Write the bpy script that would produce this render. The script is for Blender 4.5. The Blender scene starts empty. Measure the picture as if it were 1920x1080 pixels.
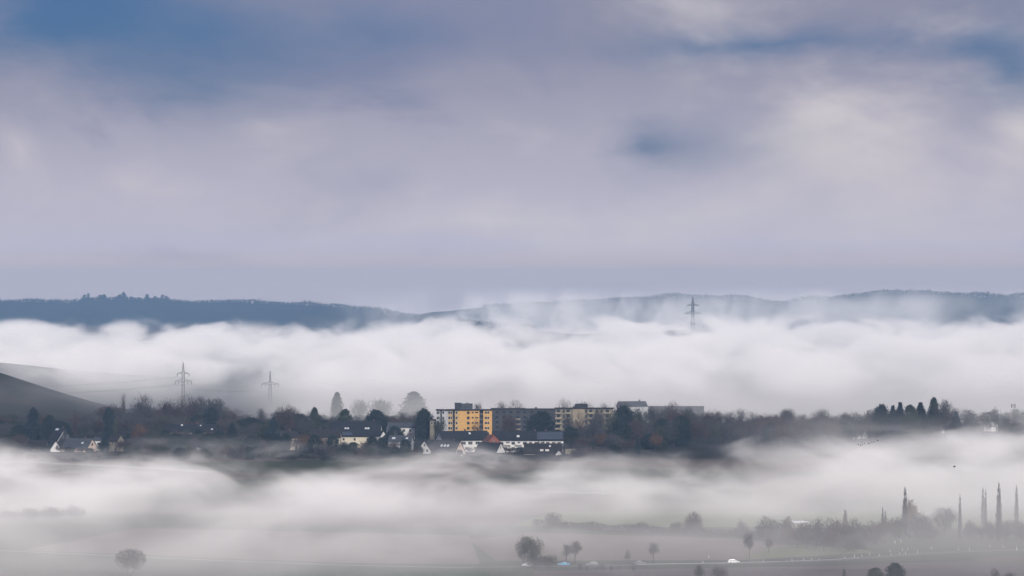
import bpy, bmesh, math, random
from mathutils import Vector, Matrix, noise as mnoise
R = math.radians
random.seed(11)
scene = bpy.context.scene
col = scene.collection

# ------------------------------------------------------------------ camera
CAM_H, HORIZON, F = 107.0, 530.0, 10000.0        # camera height (m), horizon row and focal length of a 1920 px wide frame
cam_d = bpy.data.cameras.new('camera')
cam_d.sensor_width = 36.0
cam_d.lens = F / 1920.0 * 36.0
cam_d.clip_start = 1.0
cam_d.clip_end = 120000.0
cam = bpy.data.objects.new('camera', cam_d)
cam.location = (0, 0, CAM_H)
cam.rotation_euler = (R(90) - (540.0 - HORIZON) / F, 0, 0)
col.objects.link(cam)
scene.camera = cam

# ------------------------------------------------------------------ light
SUN_EL, SUN_AZ = R(24), R(165)                    # azimuth clockwise from +Y: behind the camera, a little to the right
sd = bpy.data.lights.new('sun', 'SUN')
sd.energy = 3.3
sd.angle = R(4.0)
sd.color = (1.0, 0.95, 0.88)
sun = bpy.data.objects.new('sun', sd)
sdir = Vector((math.sin(SUN_AZ) * math.cos(SUN_EL), math.cos(SUN_AZ) * math.cos(SUN_EL), math.sin(SUN_EL)))
sun.rotation_euler = sdir.to_track_quat('Z', 'Y').to_euler()
sun.location = (0, -50, 200)
col.objects.link(sun)

scene.view_settings.view_transform = 'Standard'
scene.view_settings.look = 'None'
scene.view_settings.gamma = 1.0
scene.view_settings.exposure = 0.0
scene.view_settings.use_curve_mapping = False
cy = scene.cycles
cy.max_bounces = 5
cy.diffuse_bounces = 2
cy.glossy_bounces = 2
cy.volume_bounces = 3
cy.volume_step_rate = 2.0
cy.volume_max_steps = 128
cy.use_adaptive_sampling = True
cy.adaptive_threshold = 0.03
cy.use_denoising = True
cy.sample_clamp_indirect = 4.0


class NT:
    """tiny helper for building node graphs"""
    def __init__(self, tree):
        self.t = tree
        tree.nodes.clear()

    def n(self, kind, **kw):
        nd = self.t.nodes.new(kind)
        for k, v in kw.items():
            setattr(nd, k, v)
        return nd

    def link(self, a, b):
        self.t.links.new(a, b)

    def setin(self, sock, v):
        if isinstance(v, bpy.types.NodeSocket):
            self.t.links.new(v, sock)
        else:
            sock.default_value = v

    def m(self, op, a, b=0.0, c=None, clamp=False):
        nd = self.n('ShaderNodeMath', operation=op)
        nd.use_clamp = clamp
        self.setin(nd.inputs[0], a)
        self.setin(nd.inputs[1], b)
        if c is not None:
            self.setin(nd.inputs[2], c)
        return nd.outputs[0]

    def smooth(self, x, lo, hi, to0=0.0, to1=1.0):
        nd = self.n('ShaderNodeMapRange', interpolation_type='SMOOTHSTEP')
        for i, v in enumerate((x, lo, hi, to0, to1)):
            self.setin(nd.inputs[i], v)
        return nd.outputs[0]

    def mix(self, f, a, b):
        nd = self.n('ShaderNodeMix', data_type='RGBA')
        self.setin(nd.inputs['Factor'], f)
        for s, v in ((nd.inputs[6], a), (nd.inputs[7], b)):
            if isinstance(v, tuple):
                v = (*v[:3], 1.0)
            self.setin(s, v)
        return nd.outputs[2]

    def vec(self, x, y, z):
        nd = self.n('ShaderNodeCombineXYZ')
        for i, v in enumerate((x, y, z)):
            self.setin(nd.inputs[i], v)
        return nd.outputs[0]

    def noise(self, v, scale=1.0, detail=2.0, rough=0.5, dist=0.0):
        nd = self.n('ShaderNodeTexNoise')
        self.setin(nd.inputs['Vector'], v)
        nd.inputs['Scale'].default_value = scale
        nd.inputs['Detail'].default_value = detail
        nd.inputs['Roughness'].default_value = rough
        nd.inputs['Distortion'].default_value = dist
        return nd.outputs['Fac']


def srgb(r, g, b):
    f = lambda c: (c / 255) / 12.92 if c <= 10 else ((c / 255 + 0.055) / 1.055) ** 2.4
    return (f(r), f(g), f(b))


# ------------------------------------------------------------------ world: a Nishita sky behind broken layered cloud
world = bpy.data.worlds.new('World')
scene.world = world
world.use_nodes = True
W = NT(world.node_tree)
SKY = 0.1
tc = W.n('ShaderNodeTexCoord')
sep = W.n('ShaderNodeSeparateXYZ')
W.link(tc.outputs['Generated'], sep.inputs[0])
dx, dy, dz = sep.outputs
nish = W.n('ShaderNodeTexSky', sky_type='NISHITA')
nish.sun_disc = False
nish.sun_elevation = SUN_EL
nish.sun_rotation = SUN_AZ
nish.altitude = 300
nish.dust_density = 0.3
nish.ozone_density = 3.0
gapcol = W.n('ShaderNodeMix', data_type='RGBA', blend_type='MULTIPLY')
gapcol.inputs['Factor'].default_value = 1.0
W.link(nish.outputs[0], gapcol.inputs[6])
gapcol.inputs[7].default_value = (0.115, 0.19, 0.40, 1)


def C(*c):
    return tuple(v / SKY for v in srgb(*c))


# cloud coordinates: the direction, ten times enlarged, so that the frame spans about -0.96..0.96 by -0.55..0.53
cmap = W.n('ShaderNodeMapping')
W.link(tc.outputs['Generated'], cmap.inputs['Vector'])
cmap.inputs['Scale'].default_value = (10, 10, 10)
smap = W.n('ShaderNodeMapping')                    # stretched and tilted for the streaky noise
W.link(tc.outputs['Generated'], smap.inputs['Vector'])
smap.inputs['Rotation'].default_value = (0, R(20), 0)
smap.inputs['Scale'].default_value = (18, 18, 40)
ntex = W.n('ShaderNodeTexNoise')
W.link(smap.outputs[0], ntex.inputs['Vector'])
ntex.inputs['Scale'].default_value = 1.0
ntex.inputs['Detail'].default_value = 5.0
ntex.inputs['Roughness'].default_value = 0.58
ntex.inputs['Distortion'].default_value = 0.25
wadd = W.n('ShaderNodeVectorMath', operation='MULTIPLY_ADD')
W.link(ntex.outputs['Color'], wadd.inputs[0])
wadd.inputs[1].default_value = (0.36, 0.0, 0.16)
W.link(cmap.outputs[0], wadd.inputs[2])
n_a = ntex.outputs['Fac']
nsep = W.n('ShaderNodeSeparateColor')
W.link(ntex.outputs['Color'], nsep.inputs[0])
n_b = nsep.outputs[1]


def blobs(lst, base):
    """soft cloud features; each at a direction given in columns and rows of the photograph"""
    s = base
    for x, y, rx, ry, amp in lst:
        mp = W.n('ShaderNodeMapping', vector_type='TEXTURE')
        W.link(wadd.outputs[0], mp.inputs['Vector'])
        mp.inputs['Location'].default_value = ((x - 960) / 1000 + 0.18, 10.0, (HORIZON - y) / 1000 + 0.08)
        mp.inputs['Scale'].default_value = (rx / 1000, 4.0, ry / 1000)
        g = W.n('ShaderNodeTexGradient', gradient_type='QUADRATIC_SPHERE')
        W.link(mp.outputs[0], g.inputs[0])
        s = W.m('MULTIPLY_ADD', g.outputs['Fac'], amp, s)
    return s


gap = blobs([(180, 30, 800, 320, 1.15), (700, 60, 700, 180, .6), (1480, 95, 800, 75, .8), (1900, 140, 300, 170, .9),
             (1228, 260, 400, 130, .78), (350, 200, 900, 150, .3)],
            W.m('MULTIPLY_ADD', n_a, 1.6, -0.9))
gapm = W.smooth(gap, -0.1, 1.15)
lit = blobs([(1570, 225, 300, 190, 1.2), (1900, 235, 170, 130, 1.5), (30, 300, 160, 180, .8), (240, 330, 260, 130, .5), (500, 250, 230, 120, .5),
             (900, 430, 900, 130, .8), (1350, 20, 700, 100, .1), (1780, 50, 300, 90, .5)],
            W.m('MULTIPLY_ADD', n_b, 3.0, -1.5))
elev = W.smooth(dz, 0.004, 0.052)
cloud = W.mix(elev, C(192, 187, 203), C(142, 144, 166))
cloud = W.mix(W.smooth(lit, 0.0, 1.2), cloud, C(205, 199, 204))
cloud = W.mix(W.smooth(lit, 0.0, -0.7), cloud, C(132, 138, 166))
cloud = W.mix(W.smooth(dz, 0.0078, 0.0012), cloud, (0.60 / SKY, 0.485 / SKY, 0.47 / SKY))
skyc = W.mix(gapm, cloud, gapcol.outputs[2])
bg = W.n('ShaderNodeBackground')
bg.inputs['Strength'].default_value = SKY
W.link(skyc, bg.inputs['Color'])
wo = W.n('ShaderNodeOutputWorld')
W.link(bg.outputs[0], wo.inputs['Surface'])
world.cycles.sampling_method = 'MANUAL'
world.cycles.sample_map_resolution = 128
HAZE = 4.4e-5

# ------------------------------------------------------------------ helpers
def X(px, D):
    return (px - 960.0) / F * D


def Z(py, D):
    return CAM_H - (py - HORIZON) / F * D


def sstep(a, b, t):
    t = min(1.0, max(0.0, (t - a) / (b - a)))
    return t * t * (3 - 2 * t)


def ground_h(x, y):
    """height of the land above the valley plain"""
    h = sstep(2480, 2800, y) * 17 + sstep(2800, 3120, y) * 4
    h *= 1 - 0.85 * sstep(3230, 3800, y)
    if y > 2480:
        h += 1.2 * mnoise.noise((x * .012, y * .012, 1.7)) * sstep(2480, 2600, y)
    h += 60 * math.exp(-((x + 455) / 108) ** 2 / 2 - ((y - 3700) / 230) ** 2 / 2)
    h += 28 * math.exp(-((x - 288) / 250) ** 2 / 2 - ((y - 8500) / 500) ** 2 / 2)
    h += 38 * math.exp(-((x + 700) / 200) ** 2 / 2 - ((y - 5250) / 330) ** 2 / 2)
    return h


def tag(o, label=None, cat=None, group=None, kind=None):
    if label: o['label'] = label
    if cat: o['category'] = cat
    if group: o['group'] = group
    if kind: o['kind'] = kind
    return o


def mesh(name, verts, faces, mat, smooth=False):
    me = bpy.data.meshes.new(name)
    me.from_pydata(verts, [], faces)
    if mat: me.materials.append(mat)
    if smooth:
        me.polygons.foreach_set('use_smooth', [True] * len(me.polygons))
    me.update()
    return me


def obj(name, me, parent=None, loc=None):
    o = bpy.data.objects.new(name, me)
    if parent: o.parent = parent
    if loc: o.location = loc
    col.objects.link(o)
    return o


_mats = {}


def mat(name, c, rough=0.9, var=0.0, scale=1.0, c2=None, metal=0.0, spec=0.3, stretch=None):
    """Principled material with a little procedural variation between two colours of the thing itself"""
    if name in _mats: return _mats[name]
    m = bpy.data.materials.new(name)
    m.use_nodes = True
    T = NT(m.node_tree)
    p = T.n('ShaderNodeBsdfPrincipled')
    p.inputs['Roughness'].default_value = rough
    p.inputs['Metallic'].default_value = metal
    p.inputs['Specular IOR Level'].default_value = spec
    out = T.n('ShaderNodeOutputMaterial')
    T.link(p.outputs[0], out.inputs[0])
    if var or c2:
        c2 = c2 or tuple(min(1, v * (1 + var)) for v in c)
        tcn = T.n('ShaderNodeTexCoord')
        vec = tcn.outputs['Object']
        if stretch:
            mp = T.n('ShaderNodeMapping')
            T.link(vec, mp.inputs[0])
            mp.inputs['Scale'].default_value = stretch
            vec = mp.outputs[0]
        f = T.smooth(T.noise(vec, scale, 4, 0.6), 0.3, 0.7)
        T.link(T.mix(f, tuple(v * (1 - var) for v in c), c2), p.inputs['Base Color'])
    else:
        p.inputs['Base Color'].default_value = (*c, 1)
    _mats[name] = m
    return m


# ------------------------------------------------------------------ ground: one sheet to the horizon
gm = bpy.data.materials.new('valley_ground')
gm.use_nodes = True
T = NT(gm.node_tree)
geo = T.n('ShaderNodeNewGeometry')
mp = T.n('ShaderNodeMapping')
T.link(geo.outputs['Position'], mp.inputs[0])
mp.inputs['Scale'].default_value = (0.006, 0.009, 0.006)
vor = T.n('ShaderNodeTexVoronoi')
T.link(mp.outputs[0], vor.inputs['Vector'])
vor.inputs['Scale'].default_value = 1.0
vsep = T.n('ShaderNodeSeparateColor')
T.link(vor.outputs['Color'], vsep.inputs[0])
mp2 = T.n('ShaderNodeMapping')
T.link(geo.outputs['Position'], mp2.inputs[0])
mp2.inputs['Rotation'].default_value = (0, 0, R(8))
mp2.inputs['Scale'].default_value = (0.02, 0.25, 0.1)
fine = T.noise(mp2.outputs[0], 1.0, 4, 0.6)
grass = T.mix(fine, (0.032, 0.039, 0.020), (0.062, 0.070, 0.036))
soil = T.mix(fine, (0.075, 0.055, 0.040), (0.13, 0.10, 0.075))
p = T.n('ShaderNodeBsdfPrincipled')
p.inputs['Roughness'].default_value = 1.0
p.inputs['Specular IOR Level'].default_value = 0.1
litter = T.mix(fine, (0.016, 0.016, 0.012), (0.034, 0.029, 0.022))
psep = T.n('ShaderNodeSeparateXYZ')
T.link(geo.outputs['Position'], psep.inputs[0])
inwood = T.m('MULTIPLY', T.smooth(psep.outputs[1], 2740.0, 2775.0), T.smooth(psep.outputs[1], 3330.0, 3260.0))
land_c = T.mix(T.smooth(vsep.outputs[0], 0.52, 0.6), grass, soil)
land_c = T.mix(T.smooth(psep.outputs[1], 3250.0, 3400.0, 0.0, 0.75), land_c, T.mix(fine, (0.026, 0.023, 0.019), (0.048, 0.042, 0.034)))
T.link(T.mix(inwood, land_c, litter), p.inputs['Base Color'])
T.link(p.outputs[0], T.n('ShaderNodeOutputMaterial').inputs[0])
_mats['ground'] = gm

xs = [-17000, -15000, -12000, -9000, -5000, -3000, -1800, -1200] + [i * 20 for i in range(-50, 31)] + [800, 1200, 1800, 3000, 5000, 9000, 12000, 15000, 17000]
ys = [-3000, -1000, 0, 600, 1200, 1700, 2000, 2300, 2440] + [2480 + 20 * i for i in range(0, 68)] + [3840 + 60 * i for i in range(1, 30)] + [5800, 6500, 7000, 7500, 8000, 8500, 9000, 9500, 10500, 12000, 14000, 17000]
gv = [(x, y, ground_h(x, y)) for y in ys for x in xs]
nx = len(xs)
gf = [(j * nx + i, j * nx + i + 1, (j + 1) * nx + i + 1, (j + 1) * nx + i) for j in range(len(ys) - 1) for i in range(nx - 1)]
tag(obj('ground', mesh('ground', gv, gf, gm, True)), kind='structure')


# ------------------------------------------------------------------ far wooded hills
def ridge(name, prof, Ds, depth, material, bump, n=260):
    """a ridge whose crest follows (column, row) readings at distance Ds(column); real slopes front and back"""
    verts, faces = [], []
    crest = []
    x0, x1 = prof[0][0], prof[-1][0]
    for i in range(n):
        px = x0 + (x1 - x0) * i / (n - 1)
        for a, b in zip(prof, prof[1:]):
            if a[0] <= px <= b[0]:
                t = (px - a[0]) / (b[0] - a[0])
                t = t * t * (3 - 2 * t) * .5 + t * .5
                py = a[1] + (b[1] - a[1]) * t
                break
        D = Ds(px)
        z = Z(py, D)
        crest.append((X(px, D), D, z))
        rows = [(-depth, -4), (-depth * .7, z * .3), (-depth * .35, z * .72), (-depth * .12, z * .95), (0, z), (depth * .3, z * .8), (depth, -4)]
        for k, (dy_, zz) in enumerate(rows):
            q = mnoise.noise((px * .02, dy_ * .002, 3.1)) * bump if 0 < k < 6 else 0
            verts.append((X(px, D), D + dy_, max(-4, zz + (q if k != 4 else mnoise.noise((px * .15, 0, 5)) * bump * .15))))
    k = 7
    for i in range(n - 1):
        for j in range(k - 1):
            faces.append((i * k + j, i * k + j + 1, (i + 1) * k + j + 1, (i + 1) * k + j))
    o = obj(name, mesh(name, verts, faces, material, True))
    tag(o, kind='structure')
    return crest


forest = mat('forest', (0.016, 0.032, 0.036), 1.0, 0.35, 0.02, spec=0.0)
left_D = lambda px: 14500 - 5200 * sstep(500, 1000, px)
left_crest = ridge('hill', [(-700, 560), (-300, 566), (0, 567), (60, 566), (130, 568), (170, 564), (220, 562), (300, 566), (360, 569), (430, 567), (480, 569), (560, 572), (620, 576),
                            (690, 580), (730, 591), (800, 599), (850, 604), (900, 610), (960, 616), (1050, 624), (1200, 640)], left_D, 1500, forest, 6)
right_D = lambda px: 12800
right_crest = ridge('hill', [(700, 605), (820, 585), (900, 577), (1000, 573), (1100, 568), (1200, 562), (1300, 558), (1400, 562), (1460, 570), (1520, 566), (1600, 556), (1680, 550), (1760, 552), (1840, 557),
                             (1880, 559), (1920, 557), (2100, 553), (2600, 566)], right_D, 1600, forest, 6)

# ------------------------------------------------------------------ trees: prototypes in metres, then copies
def ground_at(px, py):
    """the point of the land seen at a column and row"""
    D = 1700.0
    while D < 4000 and Z(py, D) > ground_h(X(px, D), D):
        D += 4.0
    return X(px, D), D, ground_h(X(px, D), D)


class MB:
    def __init__(self):
        self.v, self.f = [], []

    def tube(self, a, b, ra, rb, n=5):
        a, b = Vector(a), Vector(b)
        d = (b - a).normalized()
        s = d.orthogonal().normalized()
        t = d.cross(s)
        k = len(self.v)
        for p, r in ((a, ra), (b, rb)):
            for i in range(n):
                q = 2 * math.pi * i / n
                self.v.append(tuple(p + (s * math.cos(q) + t * math.sin(q)) * r))
        for i in range(n):
            j = (i + 1) % n
            self.f.append((k + i, k + j, k + n + j, k + n + i))
        self.f.append(tuple(k + n + i for i in range(n)))
        self.f.append(tuple(k + n - 1 - i for i in range(n)))

    def tri(self, a, b, c):
        k = len(self.v)
        self.v += [tuple(a), tuple(b), tuple(c)]
        self.f.append((k, k + 1, k + 2))

    def box(self, lo, hi):
        k = len(self.v)
        self.v += [(x, y, z) for x in (lo[0], hi[0]) for y in (lo[1], hi[1]) for z in (lo[2], hi[2])]
        self.f += [tuple(k + i for i in q) for q in ((0, 1, 3, 2), (4, 6, 7, 5), (0, 4, 5, 1), (2, 3, 7, 6), (0, 2, 6, 4), (1, 5, 7, 3))]

    def poly(self, pts):
        k = len(self.v)
        self.v += [tuple(p) for p in pts]
        self.f.append(tuple(range(k, k + len(pts))))

    def prism(self, pts, axis, lo, hi):
        """2-D outline extruded along an axis (0=x, 1=y)"""
        k, n = len(self.v), len(pts)
        for e in (lo, hi):
            for a, b in pts:
                self.v.append((e, a, b) if axis == 0 else (a, e, b))
        self.f.append(tuple(range(k, k + n)))
        self.f.append(tuple(range(k + 2 * n - 1, k + n - 1, -1)))
        for i in range(n):
            j = (i + 1) % n
            self.f.append((k + j, k + i, k + n + i, k + n + j))

    def me(self, name, m, smooth=False):
        return mesh(name, self.v, self.f, m, smooth)


def rdir(rng):
    while True:
        v = Vector((rng.uniform(-1, 1), rng.uniform(-1, 1), rng.uniform(-1, 1)))
        if .05 < v.length < 1:
            return v.normalized()


bark = mat('bark', (0.050, 0.043, 0.040), 1.0, 0.3, 0.8)
TW = {'grey': mat('twig_grey', (0.066, 0.060, 0.061), 1.0, 0.35, 0.5),
      'brown': mat('twig_brown', (0.066, 0.042, 0.037), 1.0, 0.35, 0.5),
      'olive': mat('twig_olive', (0.056, 0.057, 0.040), 1.0, 0.35, 0.5),
      'rust': mat('leaf_rust', (0.120, 0.062, 0.035), 1.0, 0.35, 0.5)}
LF = {'dark': mat('needle_dark', (0.016, 0.025, 0.022), 1.0, 0.4, 0.4),
      'blue': mat('needle_blue', (0.018, 0.030, 0.036), 1.0, 0.4, 0.4),
      'green': mat('leaf_green', (0.030, 0.040, 0.022), 1.0, 0.4, 0.4)}


def bare_tree(seed, H, W, base, n, m, up=0.6, wid=0.055, forks=7, prof=None, vee=False):
    """bare deciduous tree: trunk with limbs; crown of branches and fine twigs"""
    rng = random.Random(seed)
    tr, cr = MB(), MB()
    zb = H * base
    r0 = 0.022 * H
    cz, hz, hw = (zb + H) / 2 + H * .02, (H - zb) / 2, W / 2
    if vee:
        tr.tube((0, 0, -0.6), (0, 0, zb * .35), r0 * 1.1, r0 * .9, 7)
        starts = []
        for s in (-1, 1):
            e = (s * W * .13, 0, zb * 1.15)
            tr.tube((s * r0 * .3, 0, zb * .2), e, r0 * .75, r0 * .5, 6)
            starts.append(Vector(e))
    else:
        tr.tube((0, 0, -0.6), (0, 0, zb), r0, r0 * .75, 7)
        tr.tube((0, 0, zb), (rng.uniform(-.03, .03) * H, 0, H * .72), r0 * .75, r0 * .22, 6)
        starts = [Vector((0, 0, zb * .9)), Vector((0, 0, zb + (H - zb) * .18)), Vector((0, 0, zb + (H - zb) * .35))]

    def inside(k=1.0):
        while True:
            q = Vector((rng.uniform(-1, 1), rng.uniform(-1, 1), rng.uniform(-1, 1)))
            if prof:
                t = (q.z + 1) / 2
                if math.hypot(q.x, q.y) < prof(t) * k:
                    return Vector((q.x * hw, q.y * hw, zb + t * (H - zb)))
            elif q.length < 1:
                return Vector((q.x * hw * k, q.y * hw * k, cz + q.z * hz * k))

    lumps = [(inside(.8), rng.uniform(.16, .30) * W) for _ in range(15)]
    tips = []
    for i in range(forks):
        s = starts[i % len(starts)]
        e = inside(.75)
        tr.tube(s, e, r0 * .42, r0 * .12, 4)
        for _ in range(5):
            p = s.lerp(e, rng.uniform(.4, 1))
            q = p + (inside(1.0) - p) * rng.uniform(.35, .8)
            cr.tube(p, q, r0 * .14, r0 * .04, 3)
            tips.append((p, q))
    c0 = Vector((0, 0, zb))
    done = 0
    while done < n:
        if rng.random() < .35:
            a, b = rng.choice(tips)
            p = a.lerp(b, rng.uniform(.2, 1.1)) + rdir(rng) * W * .06
        elif not prof and rng.random() < .8:
            c, r = rng.choice(lumps)
            p = c + rdir(rng) * r * rng.random() ** .4
        else:
            p = inside(1.0)
        out = (p - c0).normalized()
        d = (out + rdir(rng) * .75 + Vector((0, 0, up))).normalized()
        L = rng.uniform(.035, .095) * H
        s = d.cross(rdir(rng)).normalized() * wid * rng.uniform(.6, 1.5) * H / 12
        cr.tri(p - s, p + s, p + d * L)
        done += 1
    return tr.me('trunk', bark), cr.me('crown', m)


def leafy_tree(seed, H, W, base, n, m, prof, leaf=0.40, droop=0.0, clump=26):
    """evergreen: clumps of small leaf-sized faces spread through the crown"""
    rng = random.Random(seed)
    tr, cr = MB(), MB()
    tr.tube((0, 0, -0.6), (0, 0, H * .55), .02 * H, .012 * H, 6)
    tr.tube((0, 0, H * .55), (0, 0, H * .95), .012 * H, .003 * H, 5)
    zb = H * base
    ns = max(40, n // clump)
    for i in range(ns):
        t = rng.random() ** 1.15
        r = prof(t) * W / 2
        a = rng.uniform(0, 2 * math.pi)
        k = math.sqrt(rng.uniform(.35, 1.0)) * rng.uniform(.85, 1.05)
        c = Vector((math.cos(a) * r * k, math.sin(a) * r * k, zb + t * (H - zb) - droop * r * k))
        if i % 3 == 0:
            tr.tube((0, 0, c.z + droop * r * k), c, .006 * H, .002 * H, 3)
        cs = (.06 + .06 * rng.random()) * W * max(.05, prof(t)) + .04
        for _ in range(clump):
            p = c + Vector((rng.gauss(0, cs), rng.gauss(0, cs), rng.gauss(0, cs * .7)))
            a_, b_ = rdir(rng), rdir(rng)
            cr.tri(p, p + a_ * leaf * rng.uniform(.6, 1.3), p + b_ * leaf * rng.uniform(.6, 1.3))
    for _ in range(30):                            # a ragged leader
        p = Vector((rng.gauss(0, .008 * W), rng.gauss(0, .008 * W), H * rng.uniform(.93, 1.0)))
        k = leaf * max(.12, 6 * (1 - p.z / H))
        cr.tri(p, p + rdir(rng) * k, p + rdir(rng) * k)
    return tr.me('trunk', bark), cr.me('crown', m)


dome = lambda t: max(.05, math.sqrt(max(0, 1 - (1.75 * t - .75) ** 2)) if t > .43 else .55 + .45 * t / .43)
cone = lambda t: max(.02, (1 - t) ** .9)
pine = lambda t: max(.06, min(1, .5 + 2 * t) * (1 - t) ** .5 * (.75 + .25 * math.sin(t * 17)))
column = lambda t: .8 + .2 * math.sin(t * 9) if t < .9 else max(.15, .8 * (1 - t) / .1)
spire = lambda t: max(.04, min(1, t / .18) * (1 - t) ** .55)
broad = lambda t: max(.08, math.sin(math.pi * min(1, .12 + .88 * t)) ** .55)
popl = lambda t: max(.05, min(1, .6 + t * 2.0) * (1 - t) ** .5 * (.86 + .14 * math.sin(t * 31 + 9 * t * t)))

PROTO = {}                                         # kind: (height, width, trunk mesh, crown mesh)


def proto(kind, H, W, me):
    PROTO[kind] = (H, W, me[0], me[1])


for i, mm in enumerate(('grey', 'grey', 'brown', 'olive', 'grey', 'brown')):
    proto('bare%d' % i, 13, 11, bare_tree(100 + i, 13, 11, .16, 3200, TW[mm], wid=.07))
proto('open0', 14, 12, bare_tree(120, 14, 12, .2, 2200, TW['grey'], wid=.045))
proto('open1', 14, 12, bare_tree(121, 14, 12, .2, 2200, TW['brown'], wid=.045, up=.9))
proto('rust', 9, 6, bare_tree(122, 9, 6, .15, 2200, TW['rust'], wid=.09))
proto('umbrella', 13, 13.5, bare_tree(123, 13, 13.5, .3, 4200, TW['grey'], wid=.075, up=.2, vee=True, forks=14, prof=dome))
proto('young', 9, 5, bare_tree(124, 9, 5, .34, 2000, TW['grey'], wid=.05))
proto('teardrop', 7, 4.5, bare_tree(125, 7, 4.5, .12, 2200, TW['brown'], wid=.06, prof=spire))
for i in range(2):
    proto('poplar%d' % i, 20, 4.2, bare_tree(130 + i, 20, 4.2, .05, 2300, TW[('grey', 'brown')[i]], up=2.2, wid=.045, prof=popl, forks=14))
for i in range(3):
    proto('shrub%d' % i, 4, 5, bare_tree(140 + i, 4, 5, .03, 3000, TW[('grey', 'brown', 'olive')[i]], wid=.2, forks=9))
proto('cone0', 14, 6, leafy_tree(200, 14, 6, .06, 7500, LF['blue'], cone, droop=.2, clump=9))
proto('cone1', 14, 6, leafy_tree(201, 14, 6, .06, 7500, LF['dark'], cone, droop=.25, clump=9))
proto('pine', 13, 9, leafy_tree(202, 13, 9, .12, 6000, LF['blue'], pine, .6))
proto('column', 16, 5.5, leafy_tree(203, 16, 5.5, .05, 6000, LF['blue'], column, .55))
proto('spire', 16, 5.5, leafy_tree(204, 16, 5.5, .03, 6000, LF['green'], spire, .5, clump=11))
proto('broad0', 11, 9, leafy_tree(205, 11, 9, .08, 6000, LF['dark'], broad, .55))
proto('broad1', 11, 9, leafy_tree(206, 11, 9, .08, 6000, LF['green'], broad, .55))
proto('ridge_spruce', 20, 8, leafy_tree(207, 20, 8, .05, 700, LF['dark'], cone, 1.3, clump=10))
TREE_NAME = {'bare': 'bare_tree', 'open': 'bare_tree', 'rust': 'rusty_tree', 'umbrella': 'field_tree', 'young': 'young_tree', 'teardrop': 'young_tree', 'poplar': 'poplar_tree',
             'shrub': 'shrub', 'cone': 'conifer_tree', 'pine': 'pine_tree', 'column': 'conifer_tree', 'spire': 'conifer_tree', 'broad': 'evergreen_tree', 'ridge_spruce': 'spruce_tree'}


def plant(kind, x, y, z, H, W, label, group=None, name=None):
    h0, w0, tm, cm = PROTO[kind]
    e = bpy.data.objects.new(name or TREE_NAME[kind.rstrip('0123456789')], None)
    col.objects.link(e)
    e.empty_display_size = 0.5
    e.location = (x, y, z)
    e.scale = (W / w0, W / w0, H / h0)
    e.rotation_euler = (0, 0, random.uniform(-.5, .5) if kind == 'umbrella' else random.uniform(0, 6.28))
    obj('trunk', tm, e)
    obj('crown', cm, e)
    return tag(e, label, 'shrub' if kind.startswith('shrub') else 'tree', group)


def tree(kind, px, top, D, wpx, label, group=None, name=None):
    """stand a tree on the land at a distance, its tip at a row, its crown so many columns wide"""
    x = X(px, D)
    z = ground_h(x, D)
    return plant(kind, x, D, z - .1, max(1.5, Z(top, D) - z), wpx * D / F, label, group, name)

# ------------------------------------------------------------------ buildings
roofm = {'slate': mat('roof_slate', (0.012, 0.013, 0.017), .8, .4, .9, stretch=(.3, 1, 3)),
         'tile': mat('roof_tile', (0.022, 0.018, 0.019), .85, .4, .9, stretch=(.3, 1, 3)),
         'grey': mat('roof_grey', (0.055, 0.060, 0.070), .7, .3, .9, stretch=(.3, 1, 3)),
         'red': mat('roof_red', (0.16, 0.06, 0.045), .85, .3, .9)}
wallm = {'white': mat('render_white', (0.66, 0.64, 0.62), .9, .10, .35),
         'cream': mat('render_cream', (0.62, 0.55, 0.43), .9, .12, .35),
         'pink': mat('render_pink', (0.66, 0.51, 0.42), .9, .10, .35),
         'yellow': mat('render_yellow', (0.60, 0.35, 0.125), .9, .07, .3),
         'amber': mat('render_amber', (0.50, 0.34, 0.16), .9, .15, .35),
         'pale': mat('render_pale', (0.42, 0.42, 0.43), .9, .15, .3),
         'beige': mat('render_beige', (0.30, 0.25, 0.185), .9, .15, .3),
         'olive': mat('render_olive', (0.20, 0.18, 0.14), .9, .2, .3),
         'orange': mat('render_orange', (0.55, 0.24, 0.12), .9, .12, .3),
         'brick': mat('brick_red', (0.25, 0.085, 0.065), .9, .25, 1.2),
         'dark': mat('cladding_and_recess_shade', (0.030, 0.032, 0.040), .8, .25, .5),
         'slab': mat('facade_grey', (0.050, 0.048, 0.055), .85, .25, .25)}
glass = mat('window_glass', (0.02, 0.025, 0.035), .08, spec=.6)
glint_glass = mat('skylight_glint_glass', (0.60, 0.66, 0.70), .25, spec=.8)  # pale copy of the glass: the glint is painted into its colour
framew = mat('frame_white', (0.62, 0.61, 0.60), .6, .08, 2.0)
framed = mat('frame_dark', (0.03, 0.03, 0.035), .6, .2, 2.0)
fascia = mat('fascia_dark', (0.025, 0.022, 0.024), .7, .2, 1.0)
solar = mat('solar_panel', (0.045, 0.055, 0.080), .25, .25, .6, spec=.8)
chim = mat('chimney_brick', (0.10, 0.07, 0.06), .9, .3, 2.0)

_win = {}


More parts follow.
